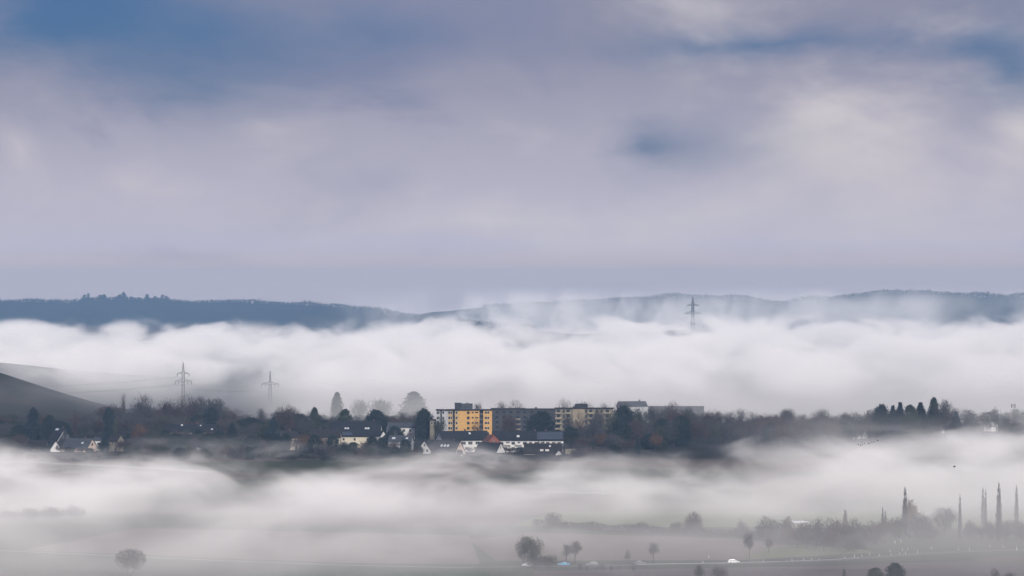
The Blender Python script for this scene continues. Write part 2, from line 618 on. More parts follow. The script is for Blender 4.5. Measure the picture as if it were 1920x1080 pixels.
def win_mesh(w, h, fm):
    k = (round(w, 2), round(h, 2), fm.name)
    if k not in _win:
        t = .07
        f = MB()
        f.box((-w / 2 - t, -.06, -h / 2 - t), (w / 2 + t, .02, -h / 2))
        f.box((-w / 2 - t, -.06, h / 2), (w / 2 + t, .02, h / 2 + t))
        f.box((-w / 2 - t, -.06, -h / 2), (-w / 2, .02, h / 2))
        f.box((w / 2, -.06, -h / 2), (w / 2 + t, .02, h / 2))
        if w > 1.3:
            f.box((-.03, -.05, -h / 2), (.03, .02, h / 2))
        g = MB()
        g.box((-w / 2, -.025, -h / 2), (w / 2, .01, h / 2))
        _win[k] = (f.me('window', fm), g.me('pane', glass))
    return _win[k]


def window(parent, face, u, z, w=1.1, h=1.3, fm=None, dims=None):
    """face: 'front' (-y), 'right' (+x), 'left' (-x) of a body with half sizes dims"""
    hx, hy = dims
    fmesh, gmesh = win_mesh(w, h, fm or framew)
    o = obj('window', fmesh, parent)
    if face == 'front': o.location = (u, -hy, z)
    elif face == 'right': o.location, o.rotation_euler = (hx, u, z), (0, 0, R(90))
    else: o.location, o.rotation_euler = (-hx, u, z), (0, 0, R(-90))
    obj('pane', gmesh, o)
    return o


def root(name, x, y, z, rz, label, cat, group=None):
    e = bpy.data.objects.new(name, None)
    col.objects.link(e)
    e.location = (x, y, z)
    e.rotation_euler = (0, 0, rz)
    return tag(e, label, cat, group)


def part(name, mb, m, parent, label=None):
    o = obj(name, mb.me(name, m), parent)
    if label: o['label'] = label
    return o


def house(px, ridge_row, D, L, Wd, hr, theta, wall, roof, label, name='house', windows=(), skylights=(), chimneys=((.2,),), group=None, base=None, hw=None, dormers=(), panels=None, bright=(), cat='house'):
    """gabled house. px: column of the middle of the ridge; theta: turn in degrees (positive shows the right gable)"""
    x = X(px, D)
    g = ground_h(x, D) if base is None else base
    zr = Z(ridge_row, D)
    if hw is None: hw = zr - g - hr
    zb = zr - hr - hw
    e = root(name, x, D, zb, R(-theta), label, cat, group)
    w = MB()
    w.prism([(-Wd / 2, -1.5), (Wd / 2, -1.5), (Wd / 2, hw), (0, hw + hr - .12), (-Wd / 2, hw)], 0, -L / 2, L / 2)
    part('wall', w, wallm[wall], e)
    r = MB()
    ov, t = .45, .22
    sl = hr / (Wd / 2)
    r.prism([(-Wd / 2 - ov, hw - ov * sl), (0, hw + hr), (Wd / 2 + ov, hw - ov * sl), (Wd / 2 + ov, hw - ov * sl + t), (0, hw + hr + t), (-Wd / 2 - ov, hw - ov * sl + t)], 0, -L / 2 - ov, L / 2 + ov)
    ro = part('roof', r, roofm[roof], e)
    ang = math.atan2(hr, Wd / 2)
    for c in chimneys:
        q = MB()
        cx = c[0] * L
        q.box((cx - .4, .3, hw + hr - .9), (cx + .4, 1.1, hw + hr + 1.0))
        q.box((cx - .5, .2, hw + hr + 1.0), (cx + .5, 1.2, hw + hr + 1.12))
        part('chimney', q, chim, ro)
    for i, (u, s, sw, sh) in enumerate(skylights):  # along the ridge, down the front slope (0..1)
        q = MB()
        q.box((-sw / 2, -sh / 2, 0), (sw / 2, sh / 2, .08))
        o = part('skylight', q, glint_glass if i in bright else glass, ro)
        o.location = (u * L, -s * Wd / 2, hw + hr * (1 - s) + t + .02)
        o.rotation_euler = (ang, 0, 0)
        q = MB()
        for a in (((-sw / 2 - .09, -sh / 2 - .09, -.02), (sw / 2 + .09, -sh / 2, .12)), ((-sw / 2 - .09, sh / 2, -.02), (sw / 2 + .09, sh / 2 + .09, .12)),
                  ((-sw / 2 - .09, -sh / 2, -.02), (-sw / 2, sh / 2, .12)), ((sw / 2, -sh / 2, -.02), (sw / 2 + .09, sh / 2, .12))):
            q.box(*a)
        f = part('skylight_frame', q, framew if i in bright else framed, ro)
        f.location, f.rotation_euler = o.location, o.rotation_euler
    for u, s, dw, dh, dm in dormers:
        q = MB()
        y0 = -s * Wd / 2
        z0 = hw + hr * (1 - s)
        q.box((u * L - dw / 2, y0, z0 - .3), (u * L + dw / 2, y0 + dh / sl + .4, z0 + dh))
        d = part('dormer', q, wallm[dm], ro)
        q = MB()
        q.box((u * L - dw / 2 - .25, y0 - .3, z0 + dh), (u * L + dw / 2 + .25, y0 + dh / sl + .4, z0 + dh + .15))
        part('dormer_roof', q, roofm['slate'], ro)
        nwin = max(1, int(dw / 1.6))
        for k in range(nwin):
            fm_, gm_ = win_mesh(.95, max(.6, dh - .5), framew)
            wo_ = obj('window', fm_, ro)
            wo_.location = (u * L + (k - (nwin - 1) / 2) * 1.5, y0 - .01, z0 + dh * .5)
    if panels:
        u0, u1, s0, s1, nu, nv = panels
        dl = math.hypot(Wd / 2, hr)
        pw, ph = (u1 - u0) * L / nu, (s1 - s0) * dl / nv
        q = MB()
        q.box((-pw / 2 + .04, -ph / 2 + .04, 0), (pw / 2 - .04, ph / 2 - .04, .07))
        pm = q.me('solar_panel', solar)
        for i in range(nu):
            for j in range(nv):
                s = s0 + (s1 - s0) * (j + .5) / nv
                o = obj('solar_panel', pm, ro)
                o.location = (u0 * L + pw * (i + .5), -s * Wd / 2, hw + hr * (1 - s) + t + .05)
                o.rotation_euler = (ang, 0, 0)
    for wdef in windows:
        face, u, zz = wdef[:3]
        ww, hh = wdef[3:5] if len(wdef) > 4 else (1.1, 1.3)
        window(e, face, u, hw + hr - zz, ww, hh, framew, (L / 2, Wd / 2))      # zz: metres below the ridge
    # a door on the front
    q = MB()
    q.box((L * .3 - .5, -Wd / 2 - .05, 0), (L * .3 + .5, -Wd / 2 + .02, 2.1))
    part('door', q, framed, e)
    return e, hw


# --- the yellow apartment block
D = 2900.0
S = D / F
gz = ground_h(X(870, D), D) - .5
e = root('apartment_block', X(870, D), D, gz, 0, 'yellow flat-roofed apartment block with dark roof cabin above the terraces', 'building')
zt = Z(769.5, D) - gz                              # roof level
x_ = lambda px: X(px, D) - X(870, D)
secs = [(818, 825.5, 'pale', 0), (825.5, 828.5, 'dark', 1.6), (828.5, 840, 'pale', 0.0), (840, 848.6, 'amber', 0), (848.6, 853, 'dark', 1.8), (853, 860, 'amber', 0),
        (860, 899, 'yellow', -.25), (899, 906, 'dark', 1.8), (906, 922.5, 'yellow', -.25)]  # 'dark' sections are recesses, their shade put into the wall colour
for a, b, wm, dep in secs:
    q = MB()
    q.box((x_(a), dep, -2), (x_(b) - .004, 12, zt))
    part('wall', q, wallm[wm], e)
q = MB()
q.box((x_(817), -.9, zt), (x_(923.3), 12.6, zt + .45))
ro = part('roof', q, fascia, e)
q = MB()
q.box((x_(852.5), 3, zt + .45), (x_(865), 9, zt + 4.0))
part('roof_cabin', q, wallm['dark'], e)
q = MB()
q.box((x_(865) + .004, 3.4, zt + .45), (x_(886), 9, zt + 3.6))
part('roof_cabin', q, mat('cladding_slate', (0.055, 0.062, 0.075), .7, .2, .5), e)
for a, hh in ((853.5, .5), (876, .45)):
    q = MB()
    q.box((x_(a) - .5, 5, zt + 3.6), (x_(a) + .5, 6, zt + 3.6 + hh))
    part('vent', q, fascia, ro)
q = MB()
q.tube((x_(834), 5, zt + .4), (x_(834), 5, zt + 1.7), .5, .45, 8)
part('vent', q, framew, ro)
for i in range(6):
    zz = zt - 1.25 - i * 2.82
    def W_(px, w, h, dz_=0, dep=-.25, fm=framew):
        f_, g_ = win_mesh(w, h, fm)
        o = obj('window', f_, e)
        o.location = (x_(px), dep, zz + dz_)
        obj('pane', g_, o)
    W_(878, 1.25, 1.35, fm=framed); W_(886.3, .85, .75, .1, fm=framed); W_(893.8, 1.5, .6, .1, fm=framed)
    W_(911, 1.2, 1.15, .05); W_(915.6, 1.0, 1.15, .05)
    W_(842.5, 1.1, 1.4, dep=0); W_(846.4, .8, 1.3, dep=0); W_(856, 1.0, 1.3, dep=0); W_(821.5, 1.5, 1.4, dep=0); W_(831, 1.0, 1.3, dep=0)
    for a, b, dep in ((825.6, 828.4, 1.0), (848.7, 852.9, 1.2), (899.1, 905.9, 1.0)):
        q = MB()
        q.box((x_(a), .15, zz - 1.35), (x_(b), dep, zz - 1.15))
        q.box((x_(a), .15, zz - 1.15), (x_(b), .27, zz - .3))
        part('balcony', q, wallm['slab'] if b < 900 else mat('balcony_grey', (0.10, 0.10, 0.11), .9, .2, 1.0), e)

# annex at its left
gz2 = ground_h(X(812, D), D)
e = root('annex', X(812.5, D + 4), D + 4, gz2, 0, 'low olive annex with overhanging flat roof left of the yellow block', 'building')
hh = Z(788, D) - gz2
q = MB(); q.box((-1.9, 0, -1), (1.4, 8, hh)); part('wall', q, wallm['olive'], e)
q = MB(); q.box((-2.8, -.8, hh), (1.5, 8.5, hh + .3)); part('roof', q, fascia, e)
for k in range(2): window(e, 'front', -.8 + k * 1.4, hh - 1.6, .8, 1.2, dims=(0, 0))

# --- long dark slab behind, and the beige block with balconies
D2 = 2985.0
gz = ground_h(X(985, D2), D2)
e = root('apartment_block', X(985, D2), D2, gz, 0, 'long dark grey flat-roofed slab between the yellow and beige blocks', 'building')
x_ = lambda px: X(px, D2) - X(985, D2)
zt = Z(767.5, D2) - gz
q = MB(); q.box((x_(921), 0, -2), (x_(1050), 11, zt)); part('wall', q, wallm['slab'], e)
q = MB(); q.box((x_(920), -.5, zt), (x_(985), 11.5, zt + .5)); part('roof', q, fascia, e)
q = MB(); q.box((x_(985) + .004, -.5, zt), (x_(1050), 11.5, zt + .3)); part('roof', q, fascia, e)
q = MB(); q.box((x_(1003), 3, zt + .3), (x_(1007), 6, zt + 1.1)); part('vent', q, fascia, e)
for k in range(4):
    q = MB(); q.box((x_(967), -.9, zt - 6 - k * 2.8), (x_(976), 0, zt - 5 - k * 2.8)); part('balcony', q, wallm['olive'], e)
    for j in range(8):
        window(e, 'front', x_(932 + j * 13), zt - 1.6 - k * 2.8, 1.6, 1.3, framed, (0, 0))

D3 = 2935.0
gz = ground_h(X(1096, D3), D3)
e = root('apartment_block', X(1096, D3), D3, gz, 0, 'beige block with stacked balconies half hidden by bare trees', 'building')
x_ = lambda px: X(px, D3) - X(1096, D3)
zt = Z(766.3, D3) - gz
q = MB(); q.box((x_(1042), 0, -2), (x_(1150), 11, zt)); part('wall', q, wallm['olive'], e)
q = MB(); q.box((x_(1074), -.35, -2), (x_(1096), -.004, zt)); part('wall', q, wallm['beige'], e)
q = MB(); q.box((x_(1040), -.9, zt), (x_(1152), 11.6, zt + .4)); part('roof', q, fascia, e)
q = MB(); q.box((x_(1078), 3, zt + .4), (x_(1102), 8, zt + 2.6)); part('roof_cabin', q, wallm['dark'], e)
q = MB(); q.box((x_(1074), 4, zt + .4), (x_(1078) - .004, 7, zt + 1.0)); part('vent', q, fascia, e)
for k in range(5):
    zz = zt - 2.9 - k * 2.85
    for a, b in ((1041, 1053), (1060, 1070), (1102, 1114), (1132, 1146)):
        q = MB()
        q.box((x_(a), -1.5, zz), (x_(b), -.002, zz + .18))
        q.box((x_(a), -1.5, zz + .18), (x_(b), -1.38, zz + 1.0))
        part('balcony', q, wallm['beige'], e)
    for a in (1047, 1057, 1065, 1099, 1108, 1119, 1128, 1139):
        window(e, 'front', x_(a), zz + 1.5, 1.5 if a in (1047, 1065, 1108, 1139) else .8, 1.5, framed, (0, 0))

# --- terraces
house(868, 808.5, 2838, 26.5, 11, 4.6, -20, 'white', 'slate', 'long white terrace with a sharp white gable below the yellow block', 'terrace_house',
      windows=[('left', 0, 2.6, .7, 1.1), ('front', -10, 6.1, 1.2, 1.2), ('front', -7.6, 6.1, 1.0, 1.2), ('front', -1.5, 6.2, 2.2, 1.5), ('front', 2.2, 6.2, 2.4, 1.5), ('front', 6.2, 6.2, 2.0, 1.5), ('front', 10, 6.2, 1.8, 1.4),
               ('front', -5, 9, 1.4, 1.3), ('front', 0, 9, 1.4, 1.3), ('front', 5, 9, 1.4, 1.3)],
      skylights=[(-.38, .35, .8, 1.2), (-.28, .3, 2.2, 1.2), (-.1, .35, .8, 1.1), (.12, .3, .9, 1.2), (.30, .4, .8, 1.1), (.42, .3, .8, 1.1)], bright=(3,), chimneys=((.05,), (.33,)))
e, hw_ = house(990, 808.8, 2834, 37.5, 11, 4.6, 0, 'white', 'slate', 'long terrace with orange and white balconies and solar panels on its roof', 'terrace_house',
               windows=[('front', -17 + k * 3.05, 6.2, 1.8 if k % 2 else 1.5, 1.4) for k in range(12)] + [('front', -16 + k * 4.1, 9, 1.6, 1.5) for k in range(9)],
               skylights=[(-.44, .25, .9, 1.2), (-.34, .3, .7, 1.0), (-.27, .55, .8, 1.1), (-.16, .3, .8, 1.1), (-.14, .6, 1.3, 1.3), (-.09, .3, .9, 1.2), (.02, .3, 1.2, 1.1)], bright=(4,), chimneys=((-.3,), (.1,), (.25,)),
               panels=(.13, .49, .12, .92, 10, 3))
for k, c in ((0, 'orange'), (2, 'white'), (4, 'white'), (6, 'orange'), (8, 'white'), (10, 'orange')):
    q = MB()
    xx = -17 + k * 3.05
    q.box((xx - 1.7, -7.1, hw_ - 2.6), (xx + 1.7, -5.502, hw_ - 2.4))
    q.box((xx - 1.7, -7.1, hw_ - 2.4), (xx + 1.7, -6.98, hw_ - 1.5))
    part('balcony', q, wallm[c], e)
for k in (0, 3, 6, 9, 11):
    q = MB()
    q.box((-18.7 + k * 3.05, -6.9, hw_ - 6), (-18.45 + k * 3.05, -5.502, hw_ - .3))
    part('party_wall', q, wallm['white' if k else 'orange'], e)
q = MB(); q.box((-18.4, -5.56, hw_ - 3), (-14.6, -5.502, hw_)); part('wall_panel', q, wallm['orange'], e)

# --- houses in front of the terraces
house(921, 815.5, 2822, 8, 6.5, 3.4, 68, 'brick', 'red', 'small red brick house with its gable between the two terraces', windows=[('right', 0, 3.2, .7, 1.0)], chimneys=())
house(806, 826, 2812, 9, 9, 5, -52, 'white', 'slate', 'white house with tall gable left of the pink-gabled house', windows=[('left', 0, 2.4, .8, 1.2), ('left', -1.8, 5.2), ('left', 1.8, 5.2)], chimneys=((.1,),))
house(841, 826.3, 2800, 14, 10.5, 6.2, 30, 'pink', 'slate', 'pink-gabled house with three skylights in its dark roof', windows=[('right', 0, 2.6, .7, 1.2), ('right', -1.8, 5.2), ('right', 1.8, 5.2), ('front', 0, 7.5), ('front', 4, 7.5)],
      skylights=[(-.2, .45, 1.0, 1.2), (-.06, .45, 1.0, 1.2), (.08, .45, 1.0, 1.2)], bright=(0, 1, 2))
house(919, 830, 2798, 13, 9, 4.8, 32, 'white', 'slate', 'dark-roofed house with a crisp white gable in front of the orange balconies', windows=[('right', 0, 2.4, .7, 1.2), ('front', -3, 6.5, 1.6, 1.2), ('front', 1, 6.5, 2.2, 1.2)], chimneys=((-.3,),))
house(1018, 832, 2796, 19, 11, 4.9, 4, 'white', 'tile', 'wide low dark-roofed house with two white dormers below the solar terrace', dormers=((-.02, .8, 1.8, 1.3, 'white'), (.13, .8, 2.0, 1.3, 'white')),
      windows=[('front', -6, 6.5), ('front', 3, 6.5)], skylights=[(.2, .3, .7, 1.0)], bright=(0,), chimneys=((.02,), (-.12,)))
house(1045, 844, 2786, 8, 6, 3.6, 80, 'pale', 'slate', 'little grey house with a pointed gable beside the wide low house', windows=[('right', 0, 3, .8, 1.1)], chimneys=())
house(862, 851, 2776, 8, 7, 4.2, 75, 'white', 'tile', 'small white-gabled house sinking into the fog below the pink house', windows=[('right', 0, 2.4, .8, 1.0)], chimneys=())
house(852, 862, 2752, 11, 8, 3.8, -25, 'white', 'grey', 'pale house almost swallowed by fog at the village edge', windows=[('left', 0, 2.4)], chimneys=())
house(908, 846, 2785, 9, 6, 1.6, 6, 'white', 'tile', 'low white extension under the crisp white gable', windows=[('front', -2, 2.8, 2.6, .8), ('front', 2.4, 2.8, 1.2, .8)], chimneys=(), hw=3)
e = root('garage_row', X(1080, 2800), 2800, ground_h(X(1080, 2800), 2800), 0, 'low beige garage row at the right end of the terraces', 'garage')
q = MB(); q.box((-5.5, 0, -1), (5.5, 6, 2.6)); part('wall', q, wallm['beige'], e)
q = MB(); q.box((-5.8, -.4, 2.6), (5.8, 6.3, 2.85)); part('roof', q, fascia, e)
for k in range(4):
    q = MB(); q.box((-5.1 + k * 2.6, -.06, 0), (-2.8 + k * 2.6, -.002, 2.1)); part('door', q, wallm['olive'], e)

# --- the dark-roofed complex to the left
house(668, 790.5, 2880, 27, 13, 7.6, 6, 'cream', 'slate', 'big dark-roofed house with a row of bright skylights and a cream wall', windows=[('right', -1, 8), ('right', 2, 8), ('front', -6, 9.4), ('front', 0, 9.4), ('front', 7, 9.4), ('front', -10, 9.4)],
      skylights=[(-.42, .5, 2.0, 1.1), (-.2, .5, .85, .8), (-.15, .5, .85, .8), (.02, .55, 2.2, 1.0), (.21, .5, .9, .8), (.26, .5, .95, .9), (.42, .5, 2.0, 1.1)], bright=(1, 2, 4, 5), chimneys=((.35,), (-.1,)), panels=(-.36, -.06, .74, .97, 8, 1))
house(611, 805, 2862, 16, 9, 4.2, 4, 'cream', 'tile', 'lower dark-roofed wing on the left of the skylight house', windows=[('front', -4, 6), ('front', 2, 6)], chimneys=((-.2,),))
house(751, 793, 2935, 14, 10, 2.4, -12, 'white', 'grey', 'white house under dark round trees left of the yellow block', windows=[('front', -3, 4), ('front', 1, 4), ('front', 4.5, 4)], chimneys=((.2,),))
house(712, 808, 2868, 5, 5, 2.6, 40, 'white', 'slate', 'small white house at the right end of the skylight house', windows=[('right', 0, 3.4, 1.0, .9)], chimneys=())
house(752, 817, 2840, 12, 8, 3, 10, 'pale', 'grey', 'grey-roofed house among shrubs beside the white-gabled house', windows=[('front', 2, 5)], skylights=[(-.3, .5, 1.6, 1.2), (.1, .5, 1.0, 1.0), (.3, .5, 1.0, 1.0)], bright=(0, 2), chimneys=((.4,),))
house(541, 808, 2868, 9, 8, 3.6, -25, 'cream', 'tile', 'cream house half hidden by trees left of the dark-roofed wing', windows=[('front', -2, 5.6), ('front', 2, 5.6)], chimneys=((.1,),))
# --- left end of the village
steep, shw = house(113, 802.5, 2872, 9, 10, 6.8, 50, 'dark', 'slate', 'steep dark house with a white verge at the left end of the village', windows=[('right', -1.5, 4.6), ('right', 1.5, 4.6)], skylights=[(-.2, .15, 2.4, 1.0), (.2, .35, .8, 1.0)], bright=(0,), chimneys=((.2,),))
q = MB()
q.prism([(-5.45, shw - .62), (-1.6, shw + 4.65), (-1.6, shw + 5.0), (-5.45, shw - .28)], 0, 4.96, 5.10)
part('verge_board', q, framew, steep)
house(149, 822.5, 2842, 16, 10, 4.8, 28, 'pink', 'grey', 'grey-roofed house with an apricot gable by the tall dark conifer', windows=[('right', 0, 3.0, 1.6, 1.4), ('right', 0, 6, 1.4, 1.3)], skylights=[(.22, .5, .9, 1.0)], bright=(0,))
house(100, 827, 2836, 6, 5.6, 3.8, 62, 'white', 'slate', 'small house with a narrow white gable left of the apricot gable', windows=[('right', .8, 3.0, .8, 1.8)], chimneys=())
house(66, 826, 2848, 13, 9, 4.0, 6, 'olive', 'tile', 'low olive house with a strip of windows beside the narrow white gable', windows=[('front', -1 + k * 1.3, 5.2, .9, .8) for k in range(5)], chimneys=((-.3,),))
house(188, 820, 2866, 6, 6, 1.6, 10, 'white', 'grey', 'flat white-balconied house behind the apricot gable', windows=[('front', 0, 3.4, 2.0, 1.0)], chimneys=())
house(218, 815, 2850, 6, 6, 3.2, 35, 'olive', 'tile', 'tiny dull house at the foot of the tall dark conifer', windows=[('right', 0, 3.2, 1.0, 1.2), ('front', 0, 4.4, 1.0, 1.0)], chimneys=())
house(360, 796, 2905, 27, 11, 3.8, 3, 'olive', 'slate', 'long dark roof with a line of tiny glinting skylights among bare trees',
      skylights=[(-.45, .4, .7, .9), (-.2, .15, .9, .9), (-.02, .2, .8, .9), (.08, .2, .8, .9), (.18, .2, .7, .7), (.3, .5, .8, .9), (.42, .7, .8, .9), (-.35, .6, .7, .8)], bright=(1, 4, 6), chimneys=((.1,), (-.3,)),
      windows=[('front', -10 + 3.2 * k, 5.4, 1.2, 1.3) for k in range(7)])
house(365, 815, 2868, 10, 8, 3.2, -18, 'pale', 'tile', 'small dull house below the long glinting roof', windows=[('left', 0, 3), ('front', 0, 5)], chimneys=())
house(462, 822, 2850, 9, 8, 3.4, 20, 'pale', 'slate', 'dull house lost between the dark conifers', windows=[('right', 0, 3), ('front', -2, 5)], chimneys=())
# --- behind and to the right
house(1185, 752.8, 3380, 17, 11, 3.0, -14, 'pale', 'grey', 'pale house on the skyline right of the beige block', windows=[('left', 0, 3.4), ('front', 3, 5), ('front', -3, 5)], chimneys=((.3,),))
e = root('long_hall', X(1268, 3470), 3470, ground_h(X(1268, 3470), 3470), 0, 'long low grey hall fading into fog on the skyline', 'building')
hh = Z(763, 3470) - ground_h(X(1268, 3470), 3470)
q = MB(); q.box((-18, 0, -1), (18, 12, hh)); part('wall', q, wallm['slab'], e)
q = MB(); q.box((-18.3, -.4, hh), (18.3, 12.4, hh + .35)); part('roof', q, roofm['grey'], e)
for k in range(9): window(e, 'front', -14 + k * 3.5, hh - 2.2, 2.0, 1.2, framed, (0, 0))
house(1612, 788, 2990, 12, 8, 3.0, -24, 'pale', 'grey', 'pale house dissolving in fog before the misty fir clump', windows=[('left', 0, 2.8), ('front', 1, 5), ('front', 4, 5), ('front', -3, 5)], chimneys=())
house(1703, 784, 3020, 6, 6, 2.6, 30, 'white', 'grey', 'small white cottage in the misty fir clump', windows=[('right', 0, 2.6)], chimneys=())
house(1757, 778, 3070, 6, 6.5, 3.2, 70, 'white', 'grey', 'white gabled cottage under the tallest fir of the clump', windows=[('right', 0, 3.0)], chimneys=())
house(1858, 773, 3095, 5, 6, 2.4, -40, 'white', 'grey', 'white cottage nearly erased by fog beside the lamp mast', windows=[('left', 0, 2.6)], chimneys=())
# --- farm in the foreground fog
for px, py, D_, L_, th, wl, lb in ((1745, 1000, 2270, 10, 20, 'white', 'white farmhouse half hidden behind the poplars'), (1812, 1003, 2262, 9, -15, 'white', 'white farmhouse with two bright windows right of the round tree'),
                                   (1695, 1010, 2228, 8, 10, 'pale', 'low pale shed by the pointed poplar'), (1880, 1002, 2262, 14, 6, 'pale', 'long pale barn behind the tallest poplars')):
    house(px, py, D_, L_, 7, 1.8, th, wl, 'grey', lb, windows=[('front', -2, 3), ('front', 2, 3)], chimneys=(), name='farmhouse')
# shed with the white roof
x, y = X(1501, 2330), 2330
e = root('field_shed', x, y, 0, R(12), 'low shed with a dazzling white sheet roof in the misty scrub', 'shed')
q = MB(); q.box((-3, -2, -.3), (3, 2.4, 2.1)); part('wall', q, wallm['olive'], e)
q = MB(); q.prism([(-2.6, 2.12), (2.8, 2.75), (2.8, 2.87), (-2.6, 2.24)], 0, -3.4, 3.4)
part('roof', q, mat('roof_white', (0.85, 0.85, 0.84), .35, .04, 1.0, spec=.5), e)
q = MB(); q.box((-.6, -2.05, 0), (.6, -2.0, 1.9)); part('door', q, framed, e)

# ------------------------------------------------------------------ pylons and lines
steel = mat('galvanised_steel', (0.045, 0.042, 0.052), .6, .2, .4, metal=.3)
insm = mat('insulator', (0.045, 0.035, 0.035), .4)


def pylon(px, tip_row, D, arms, body, label, base=None, r=.15):
    x = X(px, D)
    g = ground_h(x, D) if base is None else base
    H = Z(tip_row, D) - g
    e = root('power_pylon', x, D, g, R(8), label, 'pylon', None)
    q = MB()
    top_arm = H - arms[0][0]
    wid = lambda z: body * (1.7 - .7 * z / (H - arms[-1][0])) if z < H - arms[-1][0] else (body if z <= top_arm else max(.12, body * (H - z) / (H - top_arm)))
    levels = [0]
    while levels[-1] < H - 1.5:
        levels.append(levels[-1] + max(1.4, wid(levels[-1]) * 1.25))
    levels[-1] = H
    for a, b in zip(levels, levels[1:]):
        wa, wb = wid(a) / 2, wid(b) / 2
        C4 = [(-1, -1), (1, -1), (1, 1), (-1, 1)]
        for i in range(4):
            s, t = C4[i], C4[(i + 1) % 4]
            q.tube((s[0] * wa, s[1] * wa, a), (s[0] * wb, s[1] * wb, b), r, r, 4)
            q.tube((s[0] * wa, s[1] * wa, a), (t[0] * wb, t[1] * wb, b), r * .6, r * .6, 3)
            q.tube((t[0] * wa, t[1] * wa, a), (s[0] * wb, s[1] * wb, b), r * .6, r * .6, 3)
    part('mast', q, steel, e)
    tips = []
    for drop, half, nin in arms:
        z = H - drop
        q = MB()
        for s in (-1, 1):
            for yy in (-body / 2, body / 2):
                q.tube((s * body * .4, yy, z), (s * half, 0, z), r * 1.25, r, 4)
                q.tube((s * body * .4, yy, z + half * .30), (s * half, 0, z + .1), r * 1.1, r, 4)
            for k in range(1, 4):
                t = k / 4
                xx = s * (body * .4 + (half - body * .4) * t)
                q.tube((xx, 0, z), (xx * .93, 0, z + half * .30 * (1 - t)), r * .6, r * .6, 3)
        arm = part('crossarm', q, steel, e)
        for s in (-1, 1):
            for k in range(nin):
                xx = s * half * (1 - .46 * k)
                q = MB()
                q.tube((xx, 0, z), (xx, 0, z - 2.1), .2, .24, 6)
                part('insulator', q, insm, arm)
                tips.append(e.location + Matrix.Rotation(R(8), 3, 'Z') @ Vector((xx, 0, z - 2.1)))
    return tips


t1 = pylon(343.5, 679, 3900, ((8.4, 4.3, 1), (14.0, 5.9, 2)), 1.8, 'dark lattice pylon with two crossarms above the wooded rise')
t2 = pylon(506.5, 695, 4450, ((11.3, 7.1, 2),), 1.9, 'fainter lattice pylon sinking into white fog', r=.21)
t3 = pylon(1299, 555, 8500, ((15, 9.5, 1), (28, 13, 2)), 3.4, 'tall faint pylon standing against the blue hill', r=.45)
wirem = mat('cable', (0.03, 0.03, 0.035), .5, metal=.4)


def cable(a, b, sag, label):
    q = MB()
    pts = [Vector(a).lerp(Vector(b), i / 16) - Vector((0, 0, sag * 4 * (i / 16) * (1 - i / 16))) for i in range(17)]
    for p, r_ in zip(pts, pts[1:]):
        q.tube(p, r_, .035, .035, 3)
    o = obj('power_line', q.me('power_line', wirem))
    tag(o, label, 'cable', 'conductors of the dark pylon')


for k, p in enumerate(t1):
    cable(p, (p[0] - 260, p[1] + 260, p[2] - 8), 6, 'thin conductor hanging from the dark pylon towards the green hill')
for p, r_ in zip(t1[2:], t2):
    cable(p, r_, 5, 'thin conductor slung between the dark pylon and the fainter one')

# floodlight mast on the right
D = 3000
x = X(1900, D)
e = root('lamp_mast', x, D, ground_h(x, D), 0, 'thin mast with two lamps standing alone in fog', 'mast')
hh = Z(758, D) - ground_h(x, D)
q = MB(); q.tube((0, 0, -.5), (0, 0, hh), .14, .10, 6); part('pole', q, steel, e)
for s in (-1, 1):
    q = MB(); q.tube((0, 0, hh - .1), (s * .9, 0, hh), .06, .06, 4); q.box((s * .9 - .28, -.2, hh - 2.0), (s * .9 + .28, .2, hh + .1)); part('lamp', q, steel, e)

# ------------------------------------------------------------------ fields, tracks and the road
def gp(px, py):
    D = CAM_H / ((py - HORIZON) / F)
    return X(px, D), D


def field(pts, c, c2, z, name='field'):
    m_ = mat('field_%d' % len(_mats), c, 1.0, .12, .05, c2=c2, spec=.05, stretch=(.25, 2.5, 1))
    q = MB()
    q.poly([(*gp(*p_), z) for p_ in pts])
    tag(obj(name, q.me(name, m_)), kind='structure')


field([(400, 1086), (935, 1086), (905, 1069), (640, 1068), (470, 1074)], (.020, .050, .024), (.032, .070, .034), .05)
field([(930, 1052), (1400, 1050), (1640, 1036), (1480, 1022), (1380, 1010), (1000, 998), (880, 1012)], (.16, .125, .10), (.20, .16, .13), .06)
field([(1385, 1048), (1640, 1035.5), (1610, 1030), (1500, 1022), (1450, 1028)], (.12, .14, .06), (.16, .175, .08), .08)
field([(960, 986), (1980, 992), (2000, 952), (1080, 946)], (.12, .16, .065), (.16, .19, .09), .05)
field([(40, 1032), (640, 1056), (900, 1058), (880, 1004), (260, 990)], (.16, .125, .105), (.20, .16, .135), .06)
field([(1000, 1090), (2000, 1090), (2000, 1058), (1760, 1054), (1500, 1062), (1000, 1071)], (.105, .080, .080), (.14, .11, .105), .05)
field([(-60, 986), (420, 982), (640, 960), (300, 948), (-60, 952)], (.070, .085, .050), (.10, .11, .065), .05)


